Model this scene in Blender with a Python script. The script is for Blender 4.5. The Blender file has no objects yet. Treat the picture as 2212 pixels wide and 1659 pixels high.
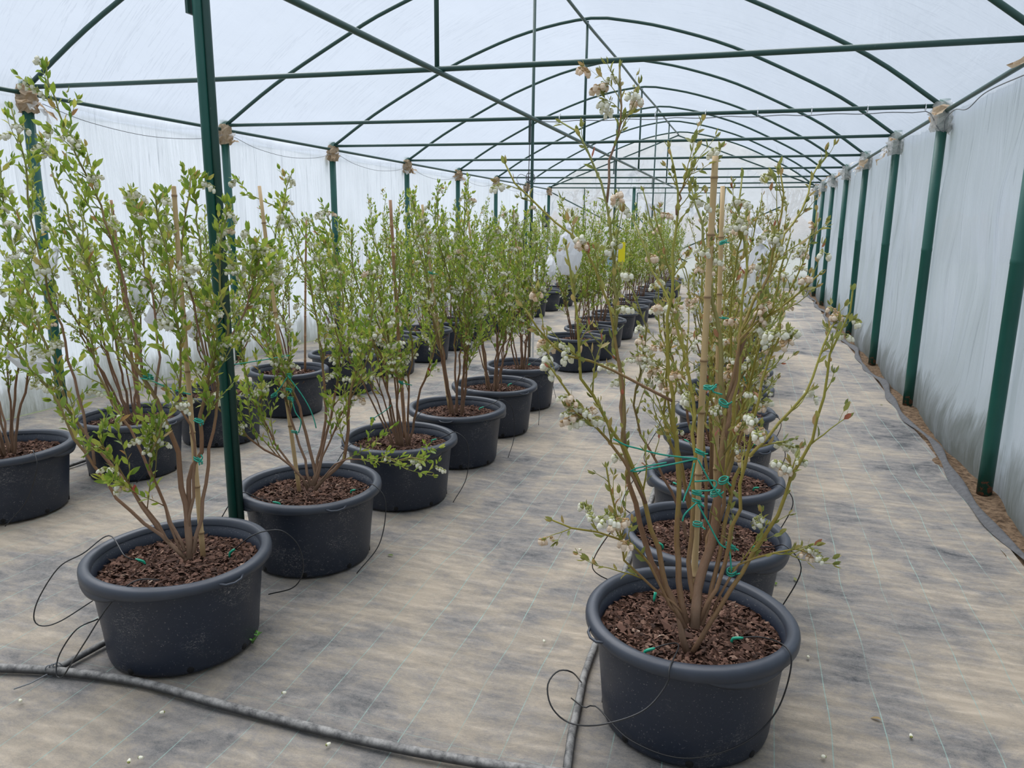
import bpy, math, random
import numpy as np
from mathutils import Matrix, Vector

# ------------------------------------------------------------------ camera, world, exposure
sc = bpy.context.scene
C = sc.collection
IW, IH = 2212.0, 1659.0
F_PX, PITCH, YAW, ROLL = 1618.70, 0.2100, 0.3034, 0.0115
CAM = np.array([0.0, 0.0, 1.6])
fw = np.array([-math.sin(YAW)*math.cos(PITCH), math.cos(YAW)*math.cos(PITCH), -math.sin(PITCH)])
_r0 = np.array([math.cos(YAW), math.sin(YAW), 0.0]); _u0 = np.cross(_r0, fw)
rt = _r0*math.cos(ROLL)+_u0*math.sin(ROLL); up = np.cross(rt, fw)
cd = bpy.data.cameras.new('camera'); cam = bpy.data.objects.new('camera', cd); C.objects.link(cam)
cd.sensor_width = 36.0; cd.lens = F_PX*36.0/IW; cd.clip_start = 0.05; cd.clip_end = 300
cam.matrix_world = Matrix(((rt[0], up[0], -fw[0], CAM[0]), (rt[1], up[1], -fw[1], CAM[1]), (rt[2], up[2], -fw[2], CAM[2]), (0, 0, 0, 1)))
sc.camera = cam
w = bpy.data.worlds.new('overcast_sky'); sc.world = w; w.use_nodes = True
bg = w.node_tree.nodes['Background']; bg.inputs['Color'].default_value = (0.74, 0.86, 1.0, 1); bg.inputs['Strength'].default_value = 0.50
sd = bpy.data.lights.new('sun', 'SUN'); sd.energy = 5.6; sd.angle = math.radians(75); sd.color = (0.98, 0.98, 1.0)
sun = bpy.data.objects.new('sun', sd); C.objects.link(sun)
sun.rotation_euler = (math.radians(-18), math.radians(-17), 0)
vs = sc.view_settings
vs.view_transform = 'Standard'; vs.look = 'None'; vs.gamma = 1.0; vs.use_curve_mapping = False
vs.exposure = 0.24

# ------------------------------------------------------------------ measured layout (metres)
XL, XR, XC = -5.733, 1.50, -2.147          # left wall, right wall, middle line
HE, HR = 2.645, 4.10                        # crossbar height, ridge height
Y1, DY = 5.055, 2.392                       # first visible frame, spacing
def FY(k): return Y1+(k-1)*DY
YEND = FY(8); YFRONT = FY(-2)
rng = np.random.default_rng(7); random.seed(7)

def ray(x, y): return fw+rt*(x-IW/2)/F_PX-up*(y-IH/2)/F_PX
def pd(x, y, d): return CAM+ray(x, y)*d                       # point at a depth in front of the viewer
def pz(x, y, z): r = ray(x, y); return CAM+r*((z-CAM[2])/r[2])  # point on a height
def pX(x, y, X): r = ray(x, y); return CAM+r*(X/r[0])
def pY(x, y, Y): r = ray(x, y); return CAM+r*(Y/r[1])
def depth(p): return float((np.asarray(p)-CAM)@fw)

# ------------------------------------------------------------------ materials
def newmat(name):
    m = bpy.data.materials.new(name); m.use_nodes = True
    nt = m.node_tree; nt.nodes.clear()
    out = nt.nodes.new('ShaderNodeOutputMaterial')
    return m, nt, out
def N(nt, t, **kw):
    n = nt.nodes.new(t)
    for k, v in kw.items():
        if k.startswith('_'): setattr(n, k[1:], v)
        else: n.inputs[k.replace('__', ' ')].default_value = v
    return n
def L(nt, a, b): nt.links.new(a, b)
def ramp(nt, fac, stops, interp='LINEAR'):
    r = nt.nodes.new('ShaderNodeValToRGB'); e = r.color_ramp.elements; r.color_ramp.interpolation = interp
    while len(e) < len(stops): e.new(0.5)
    for i, (p, c) in enumerate(stops):
        e[i].position = p; e[i].color = (c, c, c, 1) if isinstance(c, (int, float)) else (*c, 1)
    L(nt, fac, r.inputs['Fac']); return r.outputs['Color']
def math_(nt, op, a, b=None, clamp=False):
    n = nt.nodes.new('ShaderNodeMath'); n.operation = op; n.use_clamp = clamp
    for i, v in enumerate((a, b)):
        if v is None: continue
        if isinstance(v, (int, float)): n.inputs[i].default_value = v
        else: L(nt, v, n.inputs[i])
    return n.outputs[0]
def mixc(nt, fac, a, b):
    n = nt.nodes.new('ShaderNodeMix'); n.data_type = 'RGBA'
    for i, v in ((0, fac), (6, a), (7, b)):
        if isinstance(v, (int, float)): n.inputs[i].default_value = v
        elif isinstance(v, tuple): n.inputs[i].default_value = (*v, 1)
        else: L(nt, v, n.inputs[i])
    return n.outputs[2]
def noise(nt, vec, scale, detail=4, rough=0.55, dist=0.0):
    n = N(nt, 'ShaderNodeTexNoise', Scale=scale, Detail=detail, Roughness=rough, Distortion=dist)
    if vec is not None: L(nt, vec, n.inputs['Vector'])
    return n.outputs['Fac']
def mapping(nt, src, scale=(1, 1, 1), loc=(0, 0, 0), rot=(0, 0, 0)):
    m = nt.nodes.new('ShaderNodeMapping'); m.inputs['Scale'].default_value = scale; m.inputs['Location'].default_value = loc; m.inputs['Rotation'].default_value = rot
    L(nt, src, m.inputs['Vector']); return m.outputs['Vector']
def objco(nt): return nt.nodes.new('ShaderNodeTexCoord').outputs['Object']
def principled(nt, out, color, rough=0.5, bump=None, bstr=0.3, bdist=0.01, spec=0.5, metal=0.0):
    b = nt.nodes.new('ShaderNodeBsdfPrincipled')
    if isinstance(color, tuple): b.inputs['Base Color'].default_value = (*color, 1)
    else: L(nt, color, b.inputs['Base Color'])
    if isinstance(rough, (int, float)): b.inputs['Roughness'].default_value = rough
    else: L(nt, rough, b.inputs['Roughness'])
    b.inputs['Specular IOR Level'].default_value = spec; b.inputs['Metallic'].default_value = metal
    if bump is not None:
        bn = N(nt, 'ShaderNodeBump', Strength=bstr, Distance=bdist); L(nt, bump, bn.inputs['Height']); L(nt, bn.outputs[0], b.inputs['Normal'])
    if out is not None: L(nt, b.outputs[0], out.inputs['Surface'])
    return b
def simple(name, color, rough=0.5, var=0.0, scale=30, spec=0.5):
    m, nt, out = newmat(name)
    if var:
        f = noise(nt, objco(nt), scale, 4)
        c = mixc(nt, f, tuple(x*(1-var) for x in color), tuple(min(1, x*(1+var)) for x in color))
    else: c = color
    principled(nt, out, c, rough, spec=spec); return m

def film_mat(name, tint, transp, dirt=False, tl=0.72, wr_scale=(1, 1, 1), wr=0.15, crease=0.0):
    m, nt, out = newmat(name)
    co = objco(nt)
    f1 = noise(nt, mapping(nt, co, wr_scale), 2.2, 6, 0.6, 0.6)
    col = mixc(nt, ramp(nt, f1, [(0.3, 0.0), (0.7, 1.0)]), tuple(c*0.93 for c in tint), tint)
    bnode = N(nt, 'ShaderNodeBump', Strength=wr, Distance=0.05); L(nt, noise(nt, mapping(nt, co, wr_scale), 3.0, 8, 0.62, 1.0), bnode.inputs['Height'])
    tfac = None
    if crease:      # fine stretched creases, where the doubled film is denser
        nc = noise(nt, mapping(nt, mapping(nt, co, rot=(0, 0, 0.30)), (0.42, 7.5, 0.42)), 1.6, 5, 0.55, 0.3)
        cr = ramp(nt, nc, [(0.0, 0.0), (0.47, 0.0), (0.5, 1.0), (0.51, 0.0), (1.0, 0.0)])
        cm = ramp(nt, noise(nt, co, 0.7, 3), [(0.38, 0.15), (0.60, 1.0)])
        cmask = math_(nt, 'MULTIPLY', cr, cm)
        col = mixc(nt, math_(nt, 'MULTIPLY', cmask, crease), col, (0.25, 0.27, 0.32))
    if dirt:
        sep = nt.nodes.new('ShaderNodeSeparateXYZ'); L(nt, co, sep.inputs[0])
        n1 = noise(nt, mapping(nt, co, (1, 1.6, 0.8)), 1.6, 5, 0.65, 0.4)
        n2 = noise(nt, mapping(nt, co, (1, 14, 2.0)), 2.0, 6, 0.7)
        h = math_(nt, 'SUBTRACT', math_(nt, 'ADD', math_(nt, 'MULTIPLY', n1, 0.75), math_(nt, 'MULTIPLY', n2, 0.35)), sep.outputs['Z'])
        mask = ramp(nt, h, [(0.18, 0.0), (0.36, 0.55), (0.60, 0.85)])
        ns = noise(nt, mapping(nt, co, (1, 13, 0.22), rot=(0.04, 0, 0)), 1.0, 3, 0.5, 0.0)
        streak = ramp(nt, ns, [(0.0, 0.0), (0.475, 0.0), (0.5, 1.0), (0.508, 0.0), (1.0, 0.0)])
        smod = ramp(nt, noise(nt, mapping(nt, co, (1, 1.2, 0.8)), 1.3, 3), [(0.42, 0.0), (0.62, 1.0)])
        col = mixc(nt, math_(nt, 'MULTIPLY', math_(nt, 'MULTIPLY', streak, smod), 0.55), col, (0.22, 0.25, 0.30))
        col = mixc(nt, mask, col, (0.13, 0.135, 0.09))
        tfac = math_(nt, 'MULTIPLY', math_(nt, 'SUBTRACT', 1.0, mask), transp)
    tr = nt.nodes.new('ShaderNodeBsdfTranslucent'); df = nt.nodes.new('ShaderNodeBsdfDiffuse'); tp = nt.nodes.new('ShaderNodeBsdfTransparent'); gl = N(nt, 'ShaderNodeBsdfGlossy', Roughness=0.35)
    for n in (tr, df): L(nt, col, n.inputs['Color']); L(nt, bnode.outputs[0], n.inputs['Normal'])
    L(nt, bnode.outputs[0], gl.inputs['Normal'])
    m1 = N(nt, 'ShaderNodeMixShader', Fac=1-tl); L(nt, tr.outputs[0], m1.inputs[1]); L(nt, df.outputs[0], m1.inputs[2])
    m2 = N(nt, 'ShaderNodeMixShader', Fac=0.04); L(nt, m1.outputs[0], m2.inputs[1]); L(nt, gl.outputs[0], m2.inputs[2])
    m3 = N(nt, 'ShaderNodeMixShader', Fac=transp); L(nt, m2.outputs[0], m3.inputs[1]); L(nt, tp.outputs[0], m3.inputs[2])
    if tfac is not None: L(nt, tfac, m3.inputs[0])
    L(nt, m3.outputs[0], out.inputs['Surface']); return m

M = {}
M['roof_film'] = film_mat('roof_film', (0.72, 0.77, 0.86), 0.63, wr_scale=(0.9, 0.25, 0.9), wr=0.25, crease=0.28)
M['wall_film'] = film_mat('wall_film', (0.87, 0.905, 1.0), 0.04, True, tl=0.82, wr_scale=(1, 5, 0.35), wr=0.45)
M['end_film'] = film_mat('end_film', (0.90, 0.90, 0.94), 0.32, True, tl=0.76, wr_scale=(1.5, 1, 1.5), wr=0.3)
M['flap_film'] = film_mat('flap_film', (0.92, 0.91, 0.90), 0.40, wr_scale=(2, 2, 2), wr=0.5, tl=0.88)

def steel():
    m, nt, out = newmat('green_painted_steel'); co = objco(nt)
    base = mixc(nt, noise(nt, co, 6, 5), (0.005, 0.068, 0.050), (0.009, 0.105, 0.080))
    sep = nt.nodes.new('ShaderNodeSeparateXYZ'); L(nt, co, sep.inputs[0])
    h = math_(nt, 'SUBTRACT', math_(nt, 'MULTIPLY', noise(nt, co, 30, 5, 0.75), 1.0), math_(nt, 'MULTIPLY', sep.outputs['Z'], 1.3))
    rust = ramp(nt, h, [(0.49, 0.0), (0.53, 0.9)])
    principled(nt, out, mixc(nt, rust, base, (0.28, 0.10, 0.06)), 0.42, bump=noise(nt, co, 60, 3), bstr=0.08); return m
M['steel'] = steel()
def pipe_mat():
    m, nt, out = newmat('weathered_green_pipe'); co = objco(nt)
    base = mixc(nt, noise(nt, co, 5, 6, 0.6), (0.026, 0.056, 0.050), (0.016, 0.078, 0.060))
    spk = ramp(nt, noise(nt, co, 90, 2), [(0.70, 0.0), (0.76, 0.5)])
    principled(nt, out, mixc(nt, spk, base, (0.12, 0.16, 0.14)), 0.40); return m
M['pipe'] = pipe_mat()

def floor_mat():
    m, nt, out = newmat('dusty_weed_mat'); co = objco(nt)
    big = noise(nt, mapping(nt, co, (1.0, 0.9, 1)), 1.3, 5, 0.55, 0.6)
    mid = noise(nt, mapping(nt, co, (0.95, 1.5, 1), rot=(0, 0, 0.25)), 4.6, 9, 0.68, 0.5)
    fine = noise(nt, mapping(nt, co, (0.9, 1.5, 1)), 48, 8, 0.80, 0.0)
    grit = noise(nt, co, 260, 3, 0.8)
    s = math_(nt, 'ADD', math_(nt, 'ADD', math_(nt, 'MULTIPLY', big, 0.92), math_(nt, 'MULTIPLY', mid, 0.70)), math_(nt, 'ADD', math_(nt, 'MULTIPLY', fine, 0.40), math_(nt, 'MULTIPLY', grit, 0.30)))
    s = math_(nt, 'SUBTRACT', s, 0.645)
    sand = ramp(nt, s, [(0.26, (0.09, 0.094, 0.10)), (0.36, (0.21, 0.205, 0.20)), (0.45, (0.30, 0.28, 0.26)), (0.56, (0.40, 0.35, 0.29)), (0.70, (0.52, 0.44, 0.345))])
    sep = nt.nodes.new('ShaderNodeSeparateXYZ'); L(nt, co, sep.inputs[0])
    wob = math_(nt, 'MULTIPLY', noise(nt, co, 0.8, 2), 0.12)
    def lines(axis, sp, wd, off=0.0):
        v = math_(nt, 'ADD', sep.outputs[axis], wob)
        fr = math_(nt, 'FRACT', math_(nt, 'ADD', math_(nt, 'DIVIDE', v, sp), off))
        d = math_(nt, 'ABSOLUTE', math_(nt, 'SUBTRACT', fr, 0.5))
        return math_(nt, 'LESS_THAN', d, wd/sp)
    vis = ramp(nt, noise(nt, co, 2.3, 4, 0.7), [(0.34, 0.12), (0.58, 0.95)])
    ln = math_(nt, 'MULTIPLY', lines('X', 0.165, 0.0017), vis)
    lnc = math_(nt, 'MULTIPLY', lines('Y', 1.32, 0.0013), math_(nt, 'MULTIPLY', vis, 0.6))
    ln = math_(nt, 'MAXIMUM', ln, lnc)
    col = mixc(nt, ln, sand, (0.36, 0.50, 0.45))
    wrk = noise(nt, mapping(nt, co, (1.0, 2.8, 1)), 7.0, 10, 0.74, 0.8)
    weave = noise(nt, mapping(nt, co, (1, 3, 1)), 70, 4, 0.8)
    hgt = math_(nt, 'ADD', wrk, math_(nt, 'MULTIPLY', weave, 0.14))
    principled(nt, out, col, 0.85, bump=hgt, bstr=0.9, bdist=0.024, spec=0.2); return m
M['floor'] = floor_mat()
def soil_mat(name, a, b, sc_=40):
    m, nt, out = newmat(name); co = objco(nt); f = noise(nt, co, sc_, 8, 0.7)
    principled(nt, out, ramp(nt, f, [(0.35, a), (0.65, b)]), 0.95, bump=f, bstr=1.0, bdist=0.02, spec=0.1); return m
M['soil'] = soil_mat('dry_soil', (0.055, 0.035, 0.022), (0.30, 0.205, 0.13), 30)
M['mulch'] = soil_mat('dark_compost', (0.025, 0.013, 0.009), (0.11, 0.058, 0.038), 60)
M['grass'] = soil_mat('meadow_grass', (0.07, 0.085, 0.045), (0.15, 0.175, 0.10), 3)
M['mat_edge'] = simple('black_mat_edge', (0.075, 0.075, 0.078), 0.75, 0.8, 34)

def pot_mat():
    m, nt, out = newmat('black_plastic'); co = objco(nt)
    oi = nt.nodes.new('ShaderNodeObjectInfo')
    vadd = nt.nodes.new('ShaderNodeVectorMath'); vadd.operation = 'ADD'; L(nt, co, vadd.inputs[0])
    cmb = nt.nodes.new('ShaderNodeCombineXYZ'); L(nt, math_(nt, 'MULTIPLY', oi.outputs['Random'], 40), cmb.inputs[0]); L(nt, cmb.outputs[0], vadd.inputs[1])
    v = vadd.outputs[0]
    base = mixc(nt, noise(nt, v, 5, 6), (0.013, 0.019, 0.034), (0.022, 0.030, 0.050))
    area = ramp(nt, noise(nt, v, 5.5, 3), [(0.54, 0.0), (0.66, 1.0)])
    scr = ramp(nt, noise(nt, mapping(nt, v, (1, 1, 2.6), rot=(0.5, 0.3, 0.2)), 52, 7, 0.75, 2.2), [(0.555, 0.0), (0.60, 0.85)])
    dots = ramp(nt, noise(nt, v, 150, 2), [(0.665, 0.0), (0.70, 0.6)])
    mk = math_(nt, 'MAXIMUM', math_(nt, 'MULTIPLY', area, scr), math_(nt, 'MULTIPLY', dots, 0.7))
    col = mixc(nt, mk, base, (0.30, 0.29, 0.28))
    principled(nt, out, col, mixc(nt, noise(nt, v, 9, 4), (0.36, 0.36, 0.36), (0.55, 0.55, 0.55)), bump=noise(nt, v, 120, 4), bstr=0.05, spec=0.5); return m
M['pot'] = pot_mat()
M['rim'] = simple('black_plastic_rim', (0.034, 0.041, 0.056), 0.42, 0.25, 14)
M['hole'] = simple('dark_hole', (0.006, 0.005, 0.005), 0.9)

def attr_mat(name, stops, rough=0.7, attr='t', bark=False, spec=0.3):
    m, nt, out = newmat(name)
    a = nt.nodes.new('ShaderNodeAttribute'); a.attribute_name = attr
    nz = noise(nt, objco(nt), 45, 5, 0.6)
    f = math_(nt, 'ADD', a.outputs['Fac'], math_(nt, 'MULTIPLY', math_(nt, 'SUBTRACT', nz, 0.5), 0.25))
    col = ramp(nt, f, stops)
    principled(nt, out, col, rough, bump=noise(nt, mapping(nt, objco(nt), (1, 1, 0.25)), 160, 5) if bark else None, bstr=0.6, bdist=0.004, spec=spec); return m
M['chips'] = attr_mat('bark_chips', [(0.0, (0.030, 0.015, 0.010)), (0.35, (0.085, 0.042, 0.028)), (0.7, (0.17, 0.088, 0.060)), (0.93, (0.27, 0.17, 0.12)), (1.0, (0.50, 0.40, 0.32))], 0.85, 'rnd')
M['cane_brown'] = attr_mat('blueberry_bark', [(0.0, (0.235, 0.150, 0.098)), (0.28, (0.200, 0.105, 0.055)), (0.48, (0.210, 0.160, 0.055)), (0.75, (0.230, 0.225, 0.065)), (1.0, (0.26, 0.28, 0.09))], 0.65, 't', True)
M['cane_olive'] = attr_mat('yellow_green_bark', [(0.0, (0.22, 0.13, 0.08)), (0.18, (0.23, 0.135, 0.058)), (0.32, (0.25, 0.19, 0.036)), (0.7, (0.285, 0.26, 0.042)), (1.0, (0.25, 0.25, 0.06))], 0.55, 't', True)

def leaf_mat(name, stops, by_object):
    m, nt, out = newmat(name)
    if by_object:
        f = nt.nodes.new('ShaderNodeObjectInfo').outputs['Random']
    else:
        a = nt.nodes.new('ShaderNodeAttribute'); a.attribute_name = 'rnd'; f = a.outputs['Fac']
    col = ramp(nt, f, stops)
    p = principled(nt, None, col, 0.42, spec=0.4)
    t = nt.nodes.new('ShaderNodeBsdfTranslucent'); L(nt, col, t.inputs['Color'])
    mx = N(nt, 'ShaderNodeMixShader', Fac=0.45); L(nt, p.outputs[0], mx.inputs[1]); L(nt, t.outputs[0], mx.inputs[2]); L(nt, mx.outputs[0], out.inputs['Surface']); return m
GREEN = [(0.0, (0.15, 0.25, 0.036)), (0.35, (0.245, 0.35, 0.046)), (0.7, (0.36, 0.44, 0.065)), (0.95, (0.48, 0.48, 0.10)), (1.0, (0.42, 0.22, 0.10))]
OLIVE = [(0.0, (0.18, 0.215, 0.055)), (0.4, (0.27, 0.285, 0.075)), (0.75, (0.34, 0.31, 0.09)), (0.95, (0.40, 0.27, 0.11)), (1.0, (0.36, 0.11, 0.07))]
for nm, st in (('green', GREEN), ('olive', OLIVE)):
    M['leaf_'+nm] = leaf_mat('leaf_'+nm, st, True); M['foliage_'+nm] = leaf_mat('foliage_'+nm, st, False)
M['leaf_red'] = leaf_mat('leaf_red', [(0, (0.33, 0.05, 0.035)), (1, (0.40, 0.12, 0.10))], True)
def petal(name, col, col2):
    m, nt, out = newmat(name)
    c = mixc(nt, noise(nt, objco(nt), 60, 2), col, col2)
    p = principled(nt, None, c, 0.5, spec=0.3); t = nt.nodes.new('ShaderNodeBsdfTranslucent'); L(nt, c, t.inputs['Color'])
    mx = N(nt, 'ShaderNodeMixShader', Fac=0.45); L(nt, p.outputs[0], mx.inputs[1]); L(nt, t.outputs[0], mx.inputs[2]); L(nt, mx.outputs[0], out.inputs['Surface']); return m
M['petal_white'] = petal('petal_white', (0.92, 0.90, 0.74), (0.95, 0.94, 0.86))
M['petal_pink'] = petal('petal_pink', (0.93, 0.86, 0.70), (0.90, 0.72, 0.58))
M['calyx'] = simple('calyx_green', (0.26, 0.27, 0.075), 0.6, 0.3, 200)
M['calyx_brown'] = simple('calyx_brown', (0.38, 0.24, 0.10), 0.6, 0.3, 200)
def bamboo():
    m, nt, out = newmat('bamboo'); a = nt.nodes.new('ShaderNodeAttribute'); a.attribute_name = 't'
    f = noise(nt, mapping(nt, objco(nt), (1, 1, 0.15)), 60, 5)
    c = mixc(nt, f, (0.50, 0.33, 0.15), (0.62, 0.46, 0.24))
    c = mixc(nt, a.outputs['Fac'], c, (0.16, 0.085, 0.04))
    principled(nt, out, c, 0.5); return m
M['bamboo'] = bamboo()
M['bamboo_aged'] = simple('aged_bamboo', (0.36, 0.20, 0.10), 0.6, 0.35, 25)
M['twine'] = simple('green_twine', (0.010, 0.27, 0.19), 0.5, 0.3, 80)
M['dripper'] = simple('green_dripper', (0.015, 0.36, 0.22), 0.4)
M['tube'] = simple('black_tube', (0.012, 0.012, 0.013), 0.35)
def dusty_pipe():
    m, nt, out = newmat('dusty_pipe'); co = objco(nt)
    g = nt.nodes.new('ShaderNodeNewGeometry'); sp = nt.nodes.new('ShaderNodeSeparateXYZ'); L(nt, g.outputs['Normal'], sp.inputs[0])
    f = math_(nt, 'MULTIPLY', ramp(nt, noise(nt, co, 28, 6, 0.7), [(0.35, 0.15), (0.6, 1.0)]), ramp(nt, sp.outputs['Z'], [(0.0, 0.12), (0.8, 0.9)]))
    principled(nt, out, mixc(nt, f, (0.025, 0.025, 0.027), (0.30, 0.29, 0.27)), 0.7); return m
M['dusty_pipe'] = dusty_pipe()
M['bag'] = petal('white_netting', (0.82, 0.83, 0.85), (0.90, 0.90, 0.92))
M['tape_brown'] = petal('brown_packing_tape', (0.48, 0.32, 0.17), (0.66, 0.55, 0.42))
M['tape_clear'] = film_mat('crumpled_film', (0.93, 0.92, 0.90), 0.30, wr_scale=(12, 12, 12), wr=1.0)
M['wire'] = simple('grey_cable', (0.16, 0.17, 0.18), 0.5)
M['zip'] = simple('white_zip_tie', (0.75, 0.76, 0.78), 0.4)
M['white_pvc'] = simple('white_pvc', (0.78, 0.78, 0.78), 0.4)
M['box'] = simple('dark_grey_box', (0.035, 0.037, 0.042), 0.5)
M['yellow'] = simple('yellow_card', (0.85, 0.74, 0.01), 0.5)
M['blue'] = simple('pale_blue_card', (0.45, 0.62, 0.80), 0.5)
M['paper'] = simple('white_paper', (0.80, 0.80, 0.82), 0.7)
M['weed'] = simple('weed_green', (0.09, 0.26, 0.03), 0.5, 0.3, 40)
M['bare_wood'] = simple('grey_twigs', (0.16, 0.13, 0.11), 0.9)
M['hedge'] = simple('brown_hedge', (0.24, 0.17, 0.13), 0.9, 0.4, 3)
M['barn'] = simple('pale_brick', (0.42, 0.30, 0.26), 0.9, 0.1, 5)
M['barn_roof'] = simple('grey_roof', (0.25, 0.25, 0.26), 0.8)

# ------------------------------------------------------------------ mesh helpers
def mesh(name, V, Fs, mats, attr=None, fmat=None, smooth=True):
    """V (n,3); Fs list of int arrays (m,3) or (m,4); attr {name: per-vertex floats}; fmat per-face material index"""
    V = np.asarray(V, dtype=np.float32)
    me = bpy.data.meshes.new(name)
    Fs = [np.asarray(f, dtype=np.int32) for f in Fs if len(f)]
    loops = np.concatenate([f.ravel() for f in Fs]); tot = np.concatenate([np.full(len(f), f.shape[1], np.int32) for f in Fs])
    me.vertices.add(len(V)); me.vertices.foreach_set('co', V.ravel())
    me.loops.add(len(loops)); me.loops.foreach_set('vertex_index', loops)
    me.polygons.add(len(tot)); st = np.zeros(len(tot), np.int32); st[1:] = np.cumsum(tot)[:-1]
    me.polygons.foreach_set('loop_start', st); me.polygons.foreach_set('loop_total', tot)
    if fmat is not None: me.polygons.foreach_set('material_index', np.asarray(fmat, np.int32))
    for m in (mats if isinstance(mats, (list, tuple)) else [mats]): me.materials.append(M[m] if isinstance(m, str) else m)
    me.update(calc_edges=True)
    me.polygons.foreach_set('use_smooth', np.full(len(tot), bool(smooth)))
    for k, a in (attr or {}).items():
        at = me.attributes.new(k, 'FLOAT', 'POINT'); at.data.foreach_set('value', np.asarray(a, np.float32))
    me.validate(); return me

class MB:
    def __init__(s): s.V = []; s.F3 = []; s.F4 = []; s.n = 0; s.A = []; s.m3 = []; s.m4 = []
    def add(s, V, F3=None, F4=None, a=0.0, mi=0):
        V = np.asarray(V, float); s.V.append(V)
        s.A.append(np.full(len(V), a) if np.isscalar(a) else np.asarray(a))
        if F3 is not None and len(F3): s.F3.append(np.asarray(F3)+s.n); s.m3.append(np.full(len(F3), mi))
        if F4 is not None and len(F4): s.F4.append(np.asarray(F4)+s.n); s.m4.append(np.full(len(F4), mi))
        s.n += len(V); return s
    def tube(s, P, r, sides=8, a=0.0, cap=True, mi=0):
        P = np.asarray(P, float); n = len(P); r = np.full(n, r) if np.isscalar(r) else np.asarray(r, float)
        T = np.gradient(P, axis=0); T /= np.linalg.norm(T, axis=1)[:, None]+1e-12
        ref = np.array([0, 0, 1.0]) if abs(T[0][2]) < 0.9 else np.array([1.0, 0, 0])
        u = np.cross(ref, T[0]); u /= np.linalg.norm(u)
        U = np.empty_like(P)
        for i in range(n):
            u = u-T[i]*(u@T[i]); u = u/(np.linalg.norm(u)+1e-12); U[i] = u
        B = np.cross(T, U)
        th = np.arange(sides)*2*math.pi/sides
        ring = U[:, None, :]*np.cos(th)[None, :, None]+B[:, None, :]*np.sin(th)[None, :, None]
        V = (P[:, None, :]+ring*r[:, None, None]).reshape(-1, 3)
        i = np.arange(n-1)[:, None]*sides; j = np.arange(sides)[None, :]; j2 = (j+1) % sides
        F4 = np.stack([i+j, i+j2, i+sides+j2, i+sides+j], -1).reshape(-1, 4)
        F3 = []
        aa = np.repeat(np.full(n, a) if np.isscalar(a) else np.asarray(a), sides)
        if cap:
            V = np.vstack([V, P[0], P[-1]]); aa = np.append(aa, [aa[0], aa[-1]])
            c0, c1 = n*sides, n*sides+1
            jj = np.arange(sides); k = (jj+1) % sides
            F3 = np.vstack([np.stack([np.full(sides, c0), k, jj], -1), np.stack([np.full(sides, c1), (n-1)*sides+jj, (n-1)*sides+k], -1)])
        return s.add(V, F3, F4, aa, mi)
    def box(s, c, d, R=None, a=0.0, mi=0):
        v = np.array([[x, y, z] for x in (-.5, .5) for y in (-.5, .5) for z in (-.5, .5)])*np.asarray(d)
        if R is not None: v = v@np.asarray(R).T
        return s.add(v+np.asarray(c), None, [[0, 1, 3, 2], [4, 6, 7, 5], [0, 4, 5, 1], [2, 3, 7, 6], [0, 2, 6, 4], [1, 5, 7, 3]], a, mi)
    def lathe(s, prof, seg=32, a=0.0, mi=0, warp=None):
        prof = np.asarray(prof, float); th = np.arange(seg)*2*math.pi/seg
        V = np.stack([prof[:, 0][:, None]*np.cos(th), prof[:, 0][:, None]*np.sin(th), np.repeat(prof[:, 1][:, None], seg, 1)], -1).reshape(-1, 3)
        i = np.arange(len(prof)-1)[:, None]*seg; j = np.arange(seg)[None, :]; k = (j+1) % seg
        return s.add(V, None, np.stack([i+j, i+k, i+seg+k, i+seg+j], -1).reshape(-1, 4), a, mi)
    def mesh(s, name, mats, smooth=True, attr=None):
        Fs = []; fm = []
        if s.F3: Fs.append(np.vstack(s.F3)); fm.append(np.concatenate(s.m3))
        if s.F4: Fs.append(np.vstack(s.F4)); fm.append(np.concatenate(s.m4))
        return mesh(name, np.vstack(s.V), Fs, mats, {attr: np.concatenate(s.A)} if attr else None, np.concatenate(fm), smooth)

def obj(name, me, parent=None, loc=(0, 0, 0), rz=0.0, label=None, cat=None, group=None, kind=None):
    o = bpy.data.objects.new(name, me); C.objects.link(o)
    o.location = loc
    if rz: o.rotation_euler = (0, 0, rz)
    if parent is not None: o.parent = parent
    if label: o['label'] = label
    if cat: o['category'] = cat
    if group: o['group'] = group
    if kind: o['kind'] = kind
    return o
def spline(P, n):
    P = np.asarray(P, float)
    if len(P) == 2: return P[0]+(P[1]-P[0])*np.linspace(0, 1, n)[:, None]
    d = np.r_[0, np.cumsum(np.linalg.norm(np.diff(P, axis=0), axis=1))]; Q = np.vstack([2*P[0]-P[1], P, 2*P[-1]-P[-2]])
    out = []
    for s in np.linspace(0, d[-1], n):
        i = min(max(np.searchsorted(d, s, side='right')-1, 0), len(P)-2); t = (s-d[i])/(d[i+1]-d[i]+1e-12)
        a, b, c, e = Q[i], Q[i+1], Q[i+2], Q[i+3]
        out.append(0.5*((2*b)+(-a+c)*t+(2*a-5*b+4*c-e)*t*t+(-a+3*b-3*c+e)*t**3))
    return np.array(out)
def rotz(a): c, s = math.cos(a), math.sin(a); return np.array([[c, -s, 0], [s, c, 0], [0, 0, 1.0]])
def unit(v): v = np.asarray(v, float); return v/(np.linalg.norm(v)+1e-12)
def tube_thing(name, pts, r, mat, label, cat, group=None, n=None, sides=8, parent=None):
    P = spline(pts, n or max(2, len(pts)*6)) if (n or len(pts) > 2) else np.asarray(pts, float)
    o = P[0].copy(); b = MB().tube(P-o, r, sides)
    return obj(name, b.mesh(name, mat), parent, o, label=label, cat=cat, group=group)

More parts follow.
